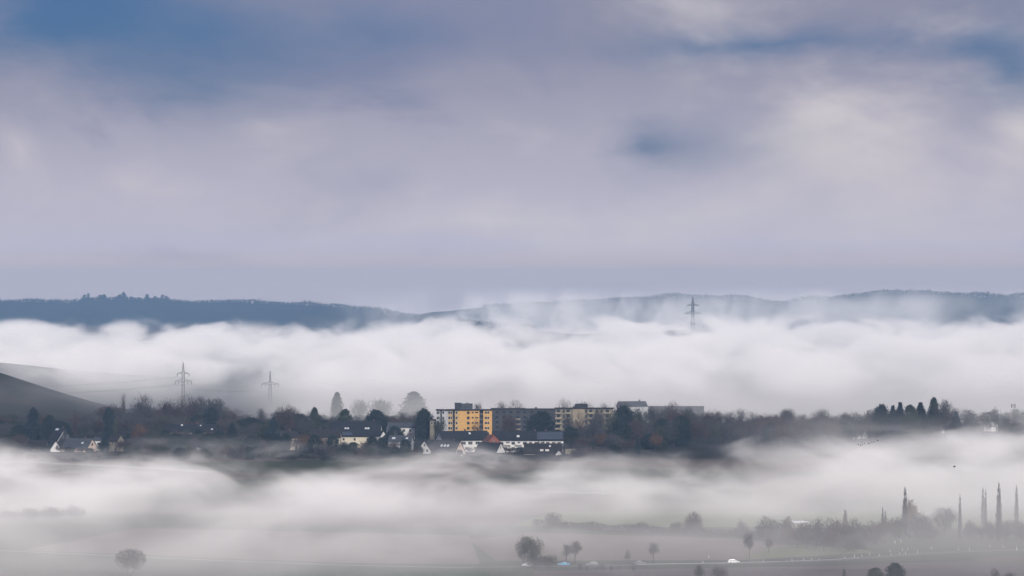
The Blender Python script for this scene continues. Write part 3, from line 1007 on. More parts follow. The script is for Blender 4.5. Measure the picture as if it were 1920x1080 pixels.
def ribbon(pts, width, m_, name, z, kind='structure', flat=True):
    """strip of land along columns and rows read from the photograph"""
    P3 = []
    for a, b in zip(pts, pts[1:]):
        for i in range(8):
            t = i / 8
            pxy = (a[0] + (b[0] - a[0]) * t, a[1] + (b[1] - a[1]) * t)
            P3.append(Vector((*gp(*pxy), 0)) if flat else Vector(ground_at(*pxy)))
    P3.append(Vector((*gp(*pts[-1]), 0)) if flat else Vector(ground_at(*pts[-1])))
    v, f = [], []
    for i, p_ in enumerate(P3):
        d = (P3[min(i + 1, len(P3) - 1)] - P3[max(i - 1, 0)]).normalized()
        s = Vector((-d.y, d.x, 0)).normalized() * width / 2
        for q_ in (p_ - s, p_ + s):
            zz = z if flat else ground_h(q_.x, q_.y) + z
            v.append((q_.x, q_.y, zz))
    for i in range(len(P3) - 1):
        f.append((2 * i, 2 * i + 2, 2 * i + 3, 2 * i + 1))
    o = obj(name, mesh(name, v, f, m_))
    tag(o, kind=kind)
    return P3


asphalt = mat('asphalt', (0.055, 0.055, 0.060), .85, .2, .3)
paint = mat('road_paint', (0.75, 0.75, 0.74), .7, .1, .5)
gravel = mat('pale_gravel', (0.24, 0.23, 0.21), .95, .15, .2)
ROAD = [(880, 1064), (960, 1063), (1100, 1061.5), (1250, 1059), (1376, 1057), (1480, 1054), (1560, 1051), (1640, 1045), (1720, 1039), (1820, 1034), (1960, 1030)]
road = ribbon(ROAD, 8.0, asphalt, 'road', .12)
for s in (-3.6, 3.6):
    v, f = [], []
    for i, p_ in enumerate(road):
        d = (road[min(i + 1, len(road) - 1)] - road[max(i - 1, 0)]).normalized()
        n_ = Vector((-d.y, d.x, 0))
        v += [tuple(p_ + n_ * (s - .12) + Vector((0, 0, .135))), tuple(p_ + n_ * (s + .12) + Vector((0, 0, .135)))]
    f = [(2 * i, 2 * i + 2, 2 * i + 3, 2 * i + 1) for i in range(len(road) - 1)]
    tag(obj('road_marking', mesh('road_marking', v, f, paint)), kind='structure')
ribbon([(-40, 1031), (160, 1040), (400, 1051), (640, 1060), (820, 1064), (885, 1065)], 4.0, gravel, 'farm_track', .11)
ribbon([(1000, 923), (1080, 925), (1150, 926.5)], 9.0, gravel, 'farm_track', .12, flat=False)
ribbon([(-40, 864), (160, 872), (400, 886)], 8.0, gravel, 'farm_track', .12, flat=False)
ribbon([(160, 962), (260, 959), (360, 957)], 5.0, gravel, 'farm_track', .11)

# crash barrier along the near side of the road
railm = mat('barrier_zinc', (0.30, 0.31, 0.33), .5, .15, .6, metal=.2)
b0 = [p_ for p_ in road if X(1185, 2030) < p_.x < X(1615, 2060)]
e = root('crash_barrier', *b0[0], 0, 'long pale crash barrier beside the white car on the road', 'barrier')
q = MB()
off = Vector((0, -5.0, 0))
for a, b in zip(b0, b0[1:]):
    a_, b_ = a - b0[0] + off, b - b0[0] + off
    q.poly([a_ + Vector((0, 0, .52)), b_ + Vector((0, 0, .52)), b_ + Vector((0, -.06, .6)), a_ + Vector((0, -.06, .6))])
    q.poly([a_ + Vector((0, -.06, .6)), b_ + Vector((0, -.06, .6)), b_ + Vector((0, 0, .74)), a_ + Vector((0, 0, .74))])
    q.poly([b_ + Vector((0, .08, .52)), a_ + Vector((0, .08, .52)), a_ + Vector((0, .08, .74)), b_ + Vector((0, .08, .74))])
    q.poly([a_ + Vector((0, 0, .74)), b_ + Vector((0, 0, .74)), b_ + Vector((0, .08, .74)), a_ + Vector((0, .08, .74))])
part('rail', q, railm, e)
q = MB(); q.box((-.07, .08, -.2), (.07, .2, .7)); pm_ = q.me('post', steel)
for a in b0:
    o = obj('post', pm_, e); o.location = a - b0[0] + off

# white marker posts
postm = mat('post_white', (0.78, 0.78, 0.77), .5, .05, 3)
q = MB(); q.prism([(-.09, -.1), (.09, -.1), (.09, 1.02), (-.09, 1.12)], 1, -.07, .07); pmA = q.me('post_body', postm)
q = MB(); q.box((-.094, -.074, .72), (.094, .074, .92)); pmB = q.me('dark_band', framed)
for px, py, hs in ((1431, 1055, 1.2), (1485, 1053, 1.3), (1507, 1052, 1.2), (1522, 1051, .9), (1536, 1051, .9), (1584, 1048, 1.2), (1602, 1045, 1.3), (1616, 1044, 1.2), (1631, 1040, 1.0), (1649, 1043, 1.0), (1669, 1035, 1.0), (1671, 1041.5, 1.0), (1687, 1040, 1.0),
                   (1698, 1038, 1.0), (1692, 1032, .9), (1702, 1031, .9), (1720.5, 1037, 1.2), (1746.5, 1029.5, 1.0), (1797, 1031.5, 1.0), (1818, 1032, 1.1), (1678, 1019, 1.7), (1689, 1017, 1.6), (1856, 1026, 1.0), (1881, 1027, 1.1), (1906, 1032, 2.0), (1329, 1046, 1.2), (1318, 1057, 1.2)):
    xx, yy = gp(px, py)
    e = root('marker_post', xx, yy, .02, 0, 'slim white marker post with a dark band along the misty road', 'post', 'white marker posts along the road')
    e.scale = (.9, .9, hs * .85)
    obj('post_body', pmA, e)
    obj('dark_band', pmB, e)


# ------------------------------------------------------------------ cars
tyrem = mat('tyre', (0.02, 0.02, 0.02), .9)
rimm = mat('rim', (0.35, 0.35, 0.36), .4, metal=.6)
lampm = mat('headlamp', (0.7, 0.72, 0.75), .15, spec=.7)
tailm = mat('tail_lamp', (0.35, 0.02, 0.02), .3)
carglass = mat('car_glass', (0.015, 0.02, 0.025), .08, spec=.7)


def car(px, py, rz, paint_c, label, low=False, name='car'):
    xx, yy = gp(px, py)
    e = root(name, xx, yy, .13, rz, label, 'car')
    pm_ = mat('car_paint_%s' % ('_'.join('%02d' % int(c_ * 99) for c_ in paint_c)), paint_c, .3, spec=.6)
    k = .82 if low else 1.0
    # side outline, nose to +x, then narrowed greenhouse by sections across y
    lower = [(-2.25, .34), (-2.28, .75), (-2.18, 1.0 * k), (-.9, 1.02 * k), (1.0, 1.0 * k), (1.9, .88 * k), (2.2, .72 * k), (2.28, .5), (2.2, .32), (1.75, .28), (-1.75, .28)]
    upper = [(-2.1, .98 * k), (-1.75, 1.48 * k), (-1.35, 1.6 * k), (.05, 1.6 * k), (.35, 1.52 * k), (1.15, .99 * k)] if not low else [(-1.9, .80), (-1.0, 1.22), (-.5, 1.3), (.1, 1.28), (1.15, .80)]
    v, f = [], []
    secs_ = [(-.86, .93), (-.78, 1.0), (.78, 1.0), (.86, .93)]
    n_ = len(lower)
    for yy_, sc in secs_:
        for a, b in lower: v.append((a * (sc * .04 + .96), yy_, .3 + (b - .3) * sc))
    for i in range(3):
        for j in range(n_):
            f.append((i * n_ + j, i * n_ + (j + 1) % n_, (i + 1) * n_ + (j + 1) % n_, (i + 1) * n_ + j))
    f += [tuple(range(n_ - 1, -1, -1)), tuple(range(3 * n_, 4 * n_))]
    b0_, n2 = len(v), len(upper)
    for s in (-1, 1):
        for a, b in upper:
            t = (b - .98 * k) / (.62 * k)
            v.append((a, s * (.80 - .16 * t), b))
    f += [tuple(b0_ + i for i in range(n2 - 1, -1, -1)), tuple(b0_ + n2 + i for i in range(n2))]
    for i in range(n2 - 1):
        f.append((b0_ + i, b0_ + i + 1, b0_ + n2 + i + 1, b0_ + n2 + i))
    obj('body', mesh('body', v, f, pm_), e)
    q = MB()
    zt_ = 1.45 * k if not low else 1.18
    for s in (-1, 1):
        for a0, a1, c0, c1 in ((-1.55, -.45, -1.78, -.45), (-.38, .28, -.38, .82)):
            P_ = [(c0, s * .79, 1.06 * k), (c1, s * .79, 1.06 * k), (a1, s * .675, zt_), (a0, s * .675, zt_)]
            q.poly(P_ if s < 0 else P_[::-1])
    part('side_window', q, carglass, e)
    q = MB(); a_, b_ = upper[-2], upper[-1]
    q.poly([(b_[0] - .06, -.66, b_[1] + .06), (b_[0] - .06, .66, b_[1] + .06), (a_[0] + .06, .56, a_[1] - .03), (a_[0] + .06, -.56, a_[1] - .03)])
    for i in range(4): q.v[i] = (q.v[i][0] + .03, q.v[i][1], q.v[i][2] + .03)
    part('windscreen', q, carglass, e)
    for wx in (-1.38, 1.4):
        for s in (-1, 1):
            q = MB(); q.tube((wx, s * .68, .33), (wx, s * .885, .33), .33, .33, 14)
            t_ = part('wheel', q, tyrem, e)
            q = MB(); q.tube((wx, s * .86, .33), (wx, s * .90, .33), .2, .18, 10); part('rim', q, rimm, t_)
    for s in (-1, 1):
        q = MB(); q.box((2.1, s * .62 - .16, .58), (2.27, s * .62 + .16, .72)); part('headlight', q, lampm, e)
        q = MB(); q.box((-2.30, s * .66 - .12, .72), (-2.2, s * .66 + .12, .92)); part('tail_light', q, tailm, e)
        q = MB(); q.box((.72, s * .95 - .1, 1.0 * k), (.92, s * .95 + .08, 1.12 * k)); part('mirror', q, pm_, e)
    return e


car(1376, 1057.3, R(4), (.80, .80, .80), 'white estate car driving along the misty road')
car(1057, 1061.0, R(183), (.05, .34, .62), 'bright blue car behind the roadside bush', low=True)
car(1200, 1058.6, R(3), (.10, .10, .12), 'dull grey car with a pale windscreen on the open road', low=True)
car(1110, 1062.0, R(182), (.12, .12, .15), 'dark car behind the roadside shrubs')
car(990, 1062.6, R(180), (.62, .62, .64), 'pale car tucked behind the roadside trees')

# ------------------------------------------------------------------ birds
birdm = mat('plumage', (0.012, 0.010, 0.012), .8)


def bird(px, py, D, span, flap, bank, label, group=None):
    e = root('bird', X(px, D), D, Z(py, D), random.uniform(-.4, .4), label, 'bird', group)
    e.rotation_euler.x = bank
    v, f = [], []
    L_ = span * .5
    prof_ = [(-.5, .02), (-.36, .14), (-.1, .22), (.2, .19), (.36, .11), (.44, .11), (.5, .03)]
    for a, r_ in prof_:
        for i in range(8):
            q_ = 2 * math.pi * i / 8
            v.append((a * L_, math.cos(q_) * r_ * L_, math.sin(q_) * r_ * L_))
    for i in range(len(prof_) - 1):
        for j in range(8):
            f.append((i * 8 + j, i * 8 + (j + 1) % 8, (i + 1) * 8 + (j + 1) % 8, (i + 1) * 8 + j))
    f += [tuple(range(7, -1, -1)), tuple(range(48, 56))]
    obj('body', mesh('body', v, f, birdm), e)
    for s in (-1, 1):
        q = MB()
        pts = [(.22, 0, .03), (.14, .55, flap * .5), (.02, 1.0, flap * .25), (-.12, .9, flap * .2), (-.14, .5, flap * .42), (-.16, 0, .02)]
        P_ = [(a * L_, s * b * span / 2, c_ * L_) for a, b, c_ in pts]
        q.poly(P_); q.poly([(a, b, c_ - .012) for a, b, c_ in reversed(P_)])
        part('wing', q, birdm, e)
    q = MB(); q.poly([(-.45 * L_, -.04 * L_, 0), (-.45 * L_, .04 * L_, 0), (-.8 * L_, .14 * L_, 0), (-.8 * L_, -.14 * L_, 0)]); part('tail', q, birdm, e)


bird(1789.5, 875, 1900, 2.0, .35, -.35, 'single larger dark bird gliding over the fog')
for px, py, s in ((1609, 833, .62), (1613.5, 835, .6), (1615, 829, .58), (1617, 833, .5), (1621, 832, .55), (1629, 832, .72), (1634, 829.5, .52), (1638.5, 829, .6), (1645.5, 826, .72)):
    bird(px, py, 2150, s * 2.0, random.uniform(.2, 1.0), random.choice((-.6, .5, -.4)), 'tiny dark bird in the small flock over the fog', 'flock of birds over the fog')

# ------------------------------------------------------------------ planting
rng = random.Random(5)
BARE = ['bare0', 'bare1', 'bare2', 'bare3', 'bare4', 'bare5']
U = 'single'
DESC = {'bare0': 'grey bare tree', 'bare1': 'pale grey bare tree', 'bare2': 'brown bare tree', 'bare3': 'mossy bare tree', 'bare4': 'dense grey bare tree', 'bare5': 'dense brown bare tree', 'broad0': 'black evergreen', 'open0': 'lacy grey bare tree', 'open1': 'lacy brown bare tree',
        'broad1': 'dark green evergreen', 'rust': 'rusty-leaved tree', 'shrub0': 'grey bush', 'shrub1': 'brown bush', 'shrub2': 'olive bush'}
MARKS = [(48, 'the low olive house'), (90, 'the broad dark pine'), (132, 'the steep dark house'), (190, 'the apricot gable'), (228, 'the tall blunt conifer'), (295, 'the tall rounded bare tree'), (360, 'the dark pylon'), (415, 'the long glinting roof'),
         (470, 'the cone-shaped conifer'), (520, 'the faint pylon'), (575, 'the cream house'), (640, 'the lower dark-roofed wing'), (722, 'the skylight house'), (782, 'the white house'), (815, 'the white tall-gabled house'), (880, 'the pink-gabled house'), (960, 'the crisp white gable'),
         (1062, 'the solar terrace'), (1110, 'the garage row'), (1160, 'the beige block'), (1215, 'the pale skyline house'), (1320, 'the long grey hall'), (1420, 'the densest fog plume'), (1560, 'the open fog bank'), (1640, 'the dissolving pale house'), (1990, 'the misty fir clump')]


def where(kind, px, rel):
    return '%s %s %s' % (DESC[kind], rel, next(b for a, b in MARKS if px <= a))


# trees that can be singled out
tree('pine', 62, 766, 2900, 44, 'broad dark pine left of the steep dark house')
tree('broad0', 93, 779, 2890, 30, 'dark round evergreen between the broad pine and the steep house')
tree('teardrop', 141, 764, 2960, 13, 'slim reddish pointed tree behind the steep dark house', name='pointed_tree')
tree('column', 203.5, 764, 2862, 21, 'tall blunt dark conifer beside the apricot gable')
tree('open0', 265, 738, 3110, 52, 'tall rounded bare tree left of the pylon wood')
tree('open1', 232, 741, 3150, 14, 'thin bare sapling left of the tall rounded bare tree')
tree('column', 396, 765, 2925, 28, 'blunt dark conifer below the pylon wood')
tree('pine', 513, 784, 2860, 32, 'small dark pine below the brown round tree')
tree('cone1', 435, 793, 2872, 36, 'dark cone-shaped conifer between bare trees')
tree('bare2', 537, 757, 3000, 48, 'brown round bare tree on the skyline right of the faint pylon')
tree('bare0', 489, 767, 2990, 24, 'grey bare tree left of the brown round tree')
tree('broad1', 590, 765, 2985, 20, 'mossy green tree right of the brown round tree')
tree('spire', 632, 736, 3620, 32, 'pale pointed conifer fading into fog behind the skylight house')
tree('broad1', 647, 768, 3000, 30, 'dark green round tree in front of the pale pointed conifer')
tree('bare0', 674, 750, 3640, 36, 'faded grey tree right of the pale pointed conifer')
tree('bare4', 716, 748, 3680, 60, 'wide faded grey tree behind the white house')
tree('broad0', 706, 769, 2985, 40, 'dark dome-shaped tree behind the skylight house')
tree('spire', 776, 735, 3740, 66, 'huge ghostly pointed tree in fog left of the yellow block')
tree('broad0', 796, 767, 2915, 34, 'massive dark evergreen against the left of the yellow block')
tree('broad0', 741, 800, 2885, 34, 'dark round evergreen in front of the white house')
tree('bare4', 897.5, 755, 2960, 22, 'round brown bare tree peeping over the yellow block')
tree('open0', 940, 751, 3080, 34, 'sparse bare tree above the grey slab, nearer the yellow block')
tree('open1', 966, 753, 3090, 36, 'sparse bare tree above the grey slab, nearer the beige block')
for px, w in ((1058, 36), (1085, 40), (1103, 30)):
    tree(rng.choice(('open0', 'open1')), px, 748 + rng.uniform(0, 5), 3060, w, 'bare tree rising behind the roof of the beige block', 'bare trees behind the beige block')
tree('open0', 1133, 754, 3040, 34, 'bare tree behind the right end of the beige block')
tree('broad0', 1170, 762, 2975, 40, 'dark evergreen right of the beige block')
tree('cone0', 1195, 815, 2790, 12, 'small dark conifer alone in the fog right of the garages')
tree('bare3', 824, 783, 2882, 26, 'mossy bare tree in front of the pale left end of the yellow block')
tree('open1', 893, 790, 2880, 22, 'thin bare tree in front of the yellow wall')
tree('bare5', 955, 776, 2945, 34, 'brown bare tree before the grey slab, beside the yellow block')
tree('broad0', 1015, 772, 2935, 56, 'wide black tree before the grey slab, beside the beige block')
tree('cone1', 990, 796, 2880, 9, 'tiny dark conifer behind the solar terrace')
tree('bare4', 1068, 778, 2905, 28, 'bare tree before the balconies of the beige block')
tree('open1', 1088, 776, 2900, 30, 'bare tree before the beige wall of the beige block')
tree('bare0', 1122, 770, 2900, 34, 'bare tree before the right half of the beige block')
tree('bare3', 1148, 772, 2905, 30, 'mossy leaning bare tree at the right corner of the beige block')
tree('broad0', 1070, 800, 2850, 34, 'dark evergreen at the right end of the solar terrace')
# conifers on the right
for k, px, tp, w, lb in (('broad0', 1652, 759, 34, 'dark conifer clump left of the pointed firs'), ('cone0', 1674, 761, 38, 'dark fir with a rounded tip among the misty fir clump'), ('cone0', 1688, 755, 42, 'sharp pointed fir among the misty fir clump'),
                         ('broad1', 1706, 761, 34, 'soft round tree between the misty fir clump'), ('cone1', 1726, 755, 52, 'broad blunt fir right of the sharp pointed fir'), ('spire', 1751, 746, 34, 'tallest dark fir of the misty fir clump'),
                         ('cone0', 1793, 772, 38, 'small fir at the thin end of the misty fir clump'), ('bare0', 1772, 752, 46, 'bare tree fading behind the tallest fir of the misty clump')):
    tree(k, px, tp, 2960 + rng.uniform(-20, 20), w, lb)
for px, w in ((1812, 30), (1828, 36), (1850, 34), (1868, 30), (1886, 34), (1904, 30), (1918, 34)):
    tree('bare4', px, 764 + rng.uniform(0, 10), 3060, w, 'ghostly tree nearly lost in fog beyond the fir clump', 'ghostly trees beyond the fir clump')

# wood below the pylon and the rest of the skyline
SKY_L = [(0, 772), (60, 776), (130, 776), (180, 766), (215, 752), (250, 750), (300, 752), (330, 744), (370, 740), (400, 739), (425, 752), (450, 770), (480, 774), (560, 766), (600, 774), (640, 774), (780, 772),
         (1130, 758), (1180, 762), (1225, 760), (1240, 757), (1290, 763), (1330, 763), (1380, 768), (1420, 774), (1460, 771), (1500, 774), (1560, 772), (1600, 768), (1640, 772), (1760, 764), (1800, 768)]


def sky_row(px):
    for a, b in zip(SKY_L, SKY_L[1:]):
        if a[0] <= px <= b[0]:
            return a[1] + (b[1] - a[1]) * (px - a[0]) / (b[0] - a[0])
    return 775


px = -6
while px < 800:
    k = rng.choice(BARE + ['open0', 'open1', 'open0'])
    tree(k, px, sky_row(px) + rng.uniform(-2, 13), rng.uniform(3080, 3180), rng.uniform(34, 54), where(k, px, 'on the wooded skyline behind'), 'skyline wood left of the yellow block')
    px += rng.uniform(10, 20)
px = -4
while px < 800:
    k = rng.choice(BARE + ['broad0', 'broad1', 'broad0'])
    tree(k, px, max(sky_row(px) + 10, 775) + rng.uniform(0, 12), rng.uniform(2960, 3050), rng.uniform(36, 54), where(k, px, 'in the middle rows behind'), 'trees in the middle rows left')
    px += rng.uniform(13, 22)
px = 1150
while px < 1650:
    k = rng.choice(BARE + ['open0', 'open1', 'open0'])
    tree(k, px, sky_row(px) + rng.uniform(-5, 12), rng.uniform(2960, 3060), rng.uniform(24, 46), where(k, px, 'in the dark wood by'), 'dark wood right of the beige block')
    px += rng.uniform(9, 17)
px = 1100
while px < 1640:
    k = rng.choice(BARE + ['broad0', 'broad1'])
    tree(k, px, 780 + rng.uniform(0, 14), rng.uniform(2880, 2950), rng.uniform(32, 48), where(k, px, 'low at the fog edge by'), 'lower trees at the fog edge right')
    px += rng.uniform(12, 20)
px = 1630
while px < 1800:
    k = rng.choice(BARE)
    tree(k, px, 764 + rng.uniform(0, 12), rng.uniform(2990, 3050), rng.uniform(26, 38), where(k, px, 'in mist at the feet of'), 'misty trees among the conifers')
    px += rng.uniform(12, 20)

HOUSES = [(50, 196), (208, 228), (530, 560), (585, 722), (724, 778), (788, 1062)]
free = lambda px: not any(a - 8 < px < b + 8 for a, b in HOUSES)
for row, (d0, d1, t0, t1_) in enumerate(((2880, 2930, 795, 812), (2820, 2870, 812, 826))):
    px = -5
    while px < 1250:
        if free(px) and not (300 < px < 415 and row == 0):
            k = rng.choice(BARE + ['broad0', 'rust' if rng.random() < .3 else 'broad1'])
            tree(k, px, rng.uniform(t0, t1_), rng.uniform(d0, d1), rng.uniform(26, 44), where(k, px, ('in the gardens just behind', 'in the gardens beside')[row]), 'garden trees between the houses')
        px += rng.uniform(9, 17)
px = -5
while px < 1160:                                   # the village's lower edge
    inh = not free(px)
    k = rng.choice(['shrub0', 'shrub1', 'shrub2', 'broad0', 'bare5', 'shrub0'])
    lo = 850 if inh else 832
    tree(k, px, lo + rng.uniform(0, 12), rng.uniform(2735, 2775), rng.uniform(20, 34), where(k, px, 'at the lower village edge below'), 'garden bushes along the lower edge')
    px += rng.uniform(9, 15)
px = 600
while px < 1110:
    k = rng.choice(['shrub0', 'shrub1', 'broad0', 'broad1'])
    tree(k, px, (834 if px < 780 else 852) + rng.uniform(0, 10), rng.uniform(2755, 2785), rng.uniform(16, 28), where(k, px, 'close in front of'), 'bushes at the village foot')
    px += rng.uniform(8, 14)

# trees that screen the walls
for px, tp, D, w, k in ((536, 812, 2845, 22, 'broad0'), (556, 818, 2840, 24, 'bare5'), (523, 806, 2850, 22, 'bare1'), (590, 815, 2842, 26, 'broad0'), (606, 818, 2842, 26, 'bare5'), (624, 816, 2842, 24, 'broad0'), (645, 828, 2845, 22, 'bare0'), (662, 829, 2845, 22, 'broad0'),
                        (684, 827, 2848, 22, 'bare5'), (698, 817, 2848, 22, 'broad0'), (716, 820, 2840, 20, 'broad0'), (728, 812, 2858, 22, 'broad0'), (770, 812, 2850, 24, 'bare1'), (760, 824, 2825, 22, 'broad0'), (738, 826, 2825, 22, 'bare5'),
                        (310, 806, 2880, 26, 'broad0'), (330, 804, 2880, 26, 'bare5'), (350, 805, 2880, 26, 'bare0'), (372, 805, 2880, 26, 'broad0'), (392, 804, 2880, 26, 'bare5'), (410, 806, 2880, 26, 'broad0'), (352, 818, 2850, 24, 'broad0'), (378, 820, 2850, 24, 'bare2'),
                        (50, 836, 2825, 22, 'broad0'), (70, 837, 2825, 22, 'bare0'), (85, 836, 2822, 16, 'broad0'), (112, 836, 2822, 20, 'bare1'), (130, 838, 2820, 22, 'broad0'), (150, 840, 2820, 22, 'bare5'), (168, 840, 2818, 18, 'broad0'), (195, 826, 2835, 22, 'broad0'),
                        (225, 824, 2835, 22, 'bare5'), (862, 843, 2786, 12, 'broad0'), (880, 838, 2805, 18, 'bare0'), (900, 846, 2780, 14, 'broad0'), (955, 838, 2800, 22, 'bare5'), (975, 838, 2805, 22, 'broad0'), (785, 836, 2800, 18, 'broad0'), (815, 842, 2788, 16, 'shrub1'),
                        (1058, 830, 2822, 20, 'bare4'), (1100, 826, 2830, 30, 'broad0'), (1125, 815, 2840, 34, 'bare5'), (1150, 808, 2850, 36, 'broad0'), (1085, 808, 2850, 30, 'bare1')):
    tree(k, px, tp, D, w, where(k, px, 'screening the walls by'), 'trees that screen the walls')

# ------------------------------------------------------------------ foreground trees in the mist
def fg(kind, px, top, base, w, label, group=None, name=None):
    x, y = gp(px, base)
    return plant(kind, x, y, -.05, Z(top, y), w * y / F, label, group, name)


fg('umbrella', 244.5, 1029, 1084, 64, 'lone umbrella-shaped tree with a forked trunk in the field')
fg('bare4', 982, 1004, 1062, 34, 'bare tree with a bent trunk by the pale car')
fg('bare3', 1000, 1006, 1063, 46, 'broad rounded tree above the roadside bushes')
fg('shrub0', 1003, 1036, 1068, 34, 'dense tall bush below the broad rounded tree')
fg('shrub2', 1028, 1043, 1067, 40, 'spreading bush left of the blue car')
fg('young', 1062, 1019, 1060, 26, 'young tree right behind the blue car')
fg('young', 1078, 1013, 1059, 26, 'taller young tree behind the blue car')
fg('teardrop', 1177, 1029, 1053, 17, 'small pointed tree standing alone beside the road')
fg('young', 1225, 1016, 1056, 24, 'slim rounded roadside tree right of the small pointed tree')
fg('young', 1405, 1000, 1050, 24, 'misty roadside tree right of the white car')
fg('young', 1442, 1008, 1040, 18, 'small misty tree with a dark base in the field')
fg('shrub1', 1037, 962, 992, 36, 'ghostly tree in thin fog beyond the brown field', name='ghost_tree')
fg('shrub0', 1199, 980, 1000, 36, 'rounded bush rising from the long hedge')
fg('shrub1', 1300, 962, 1003, 40, 'tall rounded bush rising from the long hedge')
fg('shrub2', 1268, 980, 1003, 34, 'lower bush beside the tall one in the long hedge')
fg('shrub0', 1392, 978, 1007, 22, 'upright bush near the right end of the long hedge')
for px, tp, bs, w, k in ((1697, 914, 1012, 17, 'poplar0'), (1800, 926, 1012, 10, 'poplar0'), (1843, 912, 990, 10, 'poplar1'), (1873, 906, 1018, 17, 'poplar0'), (1906, 908, 990, 11, 'poplar1'), (1655, 950, 1010, 9, 'poplar0'), (1848, 916, 1000, 8, 'poplar0'), (1660, 956, 1010, 8, 'poplar1')):
    fg(k, px, tp, bs, w, {1697: 'darkest pointed poplar with an orange-brown tree behind it', 1655: 'thin dark poplar left of the darkest pointed one', 1660: 'thin brownish poplar left of the darkest pointed one', 1873: 'tallest wide poplar by the long pale barn'}.get(px, 'slender bare poplar by the farm in the mist'),
       None if px in (1697, 1655, 1660, 1873) else 'slender poplars by the farm')
fg('rust', 1708, 938, 1004, 28, 'orange-brown leafy tree behind the darkest poplar')
fg('bare0', 1771, 953, 1010, 52, 'wide round tree between the farmhouses')
fg('poplar1', 1585, 954, 1000, 15, 'stumpy upright tree behind the misty scrub')
SCRUB = [(1435, 972, 1020), (1452, 975, 1022), (1475, 972, 1022), (1495, 985, 1028), (1512, 982, 1030), (1530, 976, 1030), (1545, 990, 1034), (1560, 975, 1030), (1575, 972, 1028), (1592, 985, 1034), (1605, 978, 1030), (1620, 985, 1032), (1640, 980, 1024), (1660, 972, 1018), (1680, 972, 1016),
         (1722, 964, 1010), (1735, 968, 1008), (1820, 978, 1010), (1840, 985, 1012), (1860, 980, 1012), (1885, 978, 1014), (1905, 975, 1012), (1918, 982, 1014), (1560, 1000, 1036), (1600, 1004, 1036), (1745, 985, 1012)]
for i, (px, tp, bs) in enumerate(SCRUB):
    fg(('shrub0', 'bare1', 'shrub1', 'bare5', 'shrub2')[i % 5], px, tp, bs, rng.uniform(30, 46), 'misty %s in the scrub %s' % (('grey bush', 'bare tree', 'brown bush', 'brown bare tree', 'olive bush')[i % 5], 'below the white-roofed shed' if px < 1550 else 'left of the pointed poplar' if px < 1700 else 'around the farmhouses'), 'scrub trees around the farm')
for px, tp, w, k, lb in ((1641, 1065, 30, 'broad1', 'dark round tree top left of the pointed one at the field edge'), (1678, 1056, 34, 'broad0', 'dark pointed round tree top at the field edge'), (1311, 1060, 22, 'bare0', 'small bare tree top at the field edge below the white car'), (1349, 1062, 36, 'bare4', 'dense rounded tree top below the white car'),
                         (1866, 1066, 20, 'bare1', 'thin bare tree top at the field edge below the barn'), (1893, 1071, 26, 'bare2', 'rounded tree top at the field edge below the barn'), (1583, 1066, 12, 'poplar0', 'narrow upright tree top at the field edge')):
    D = 1880
    x = X(px, D)
    plant(k, x, D, -.05, Z(tp, D), w * D / F, lb)
# bushes by the left fields
for px, tp, bs, w in ((20, 958, 976, 60), (60, 954, 976, 60), (100, 952, 975, 60), (140, 950, 973, 44), (-20, 962, 978, 60)):
    fg('shrub0', px, tp, bs, w, 'grey bush in the fog-veiled hedge beyond the umbrella-shaped tree', 'fog-veiled bushes beyond the umbrella tree')
for px, tp in ((1087, 1058), (1120, 1060), (1130, 1058), (1146, 1061), (1160, 1062), (1188, 1060), (1100, 1062)):
    fg('shrub0', px, tp, 1071, rng.uniform(7, 12), 'small dark roadside shrub near the dark car', 'roadside shrubs near the dark car')

# the long hedge between the brown field and the meadow
leafm = mat('hedge_twig', (0.050, 0.048, 0.045), 1.0, .3, .3)
q, st = MB(), MB()
path = [gp(1000, 990), gp(1120, 996), gp(1250, 1002), gp(1380, 1008), gp(1480, 1018), gp(1620, 1030)]
for a, b in zip(path, path[1:]):
    a, b = Vector((*a, 0)), Vector((*b, 0))
    n_ = int((b - a).length * 70)
    for i in range(n_):
        t = rng.random()
        hgt = 3.2 + 1.6 * mnoise.noise((a.lerp(b, t).x * .13, 2, 0))
        p_ = a.lerp(b, t) + Vector((rng.gauss(0, .5), rng.gauss(0, .9), rng.uniform(0, hgt)))
        q.tri(p_, p_ + rdir(rng) * .55, p_ + rdir(rng) * .55)
    for i in range(int((b - a).length)):
        c_ = a.lerp(b, rng.random())
        st.tube(c_, c_ + Vector((rng.uniform(-.3, .3), 0, 1.6)), .06, .03, 4)
e = root('hedge', 0, 0, 0, 0, 'long low hedge between the brown field and the pale meadow', 'hedge')
tag(part('foliage', q, leafm, e), kind='stuff')
tag(part('stem', st, bark, e), kind='stuff')

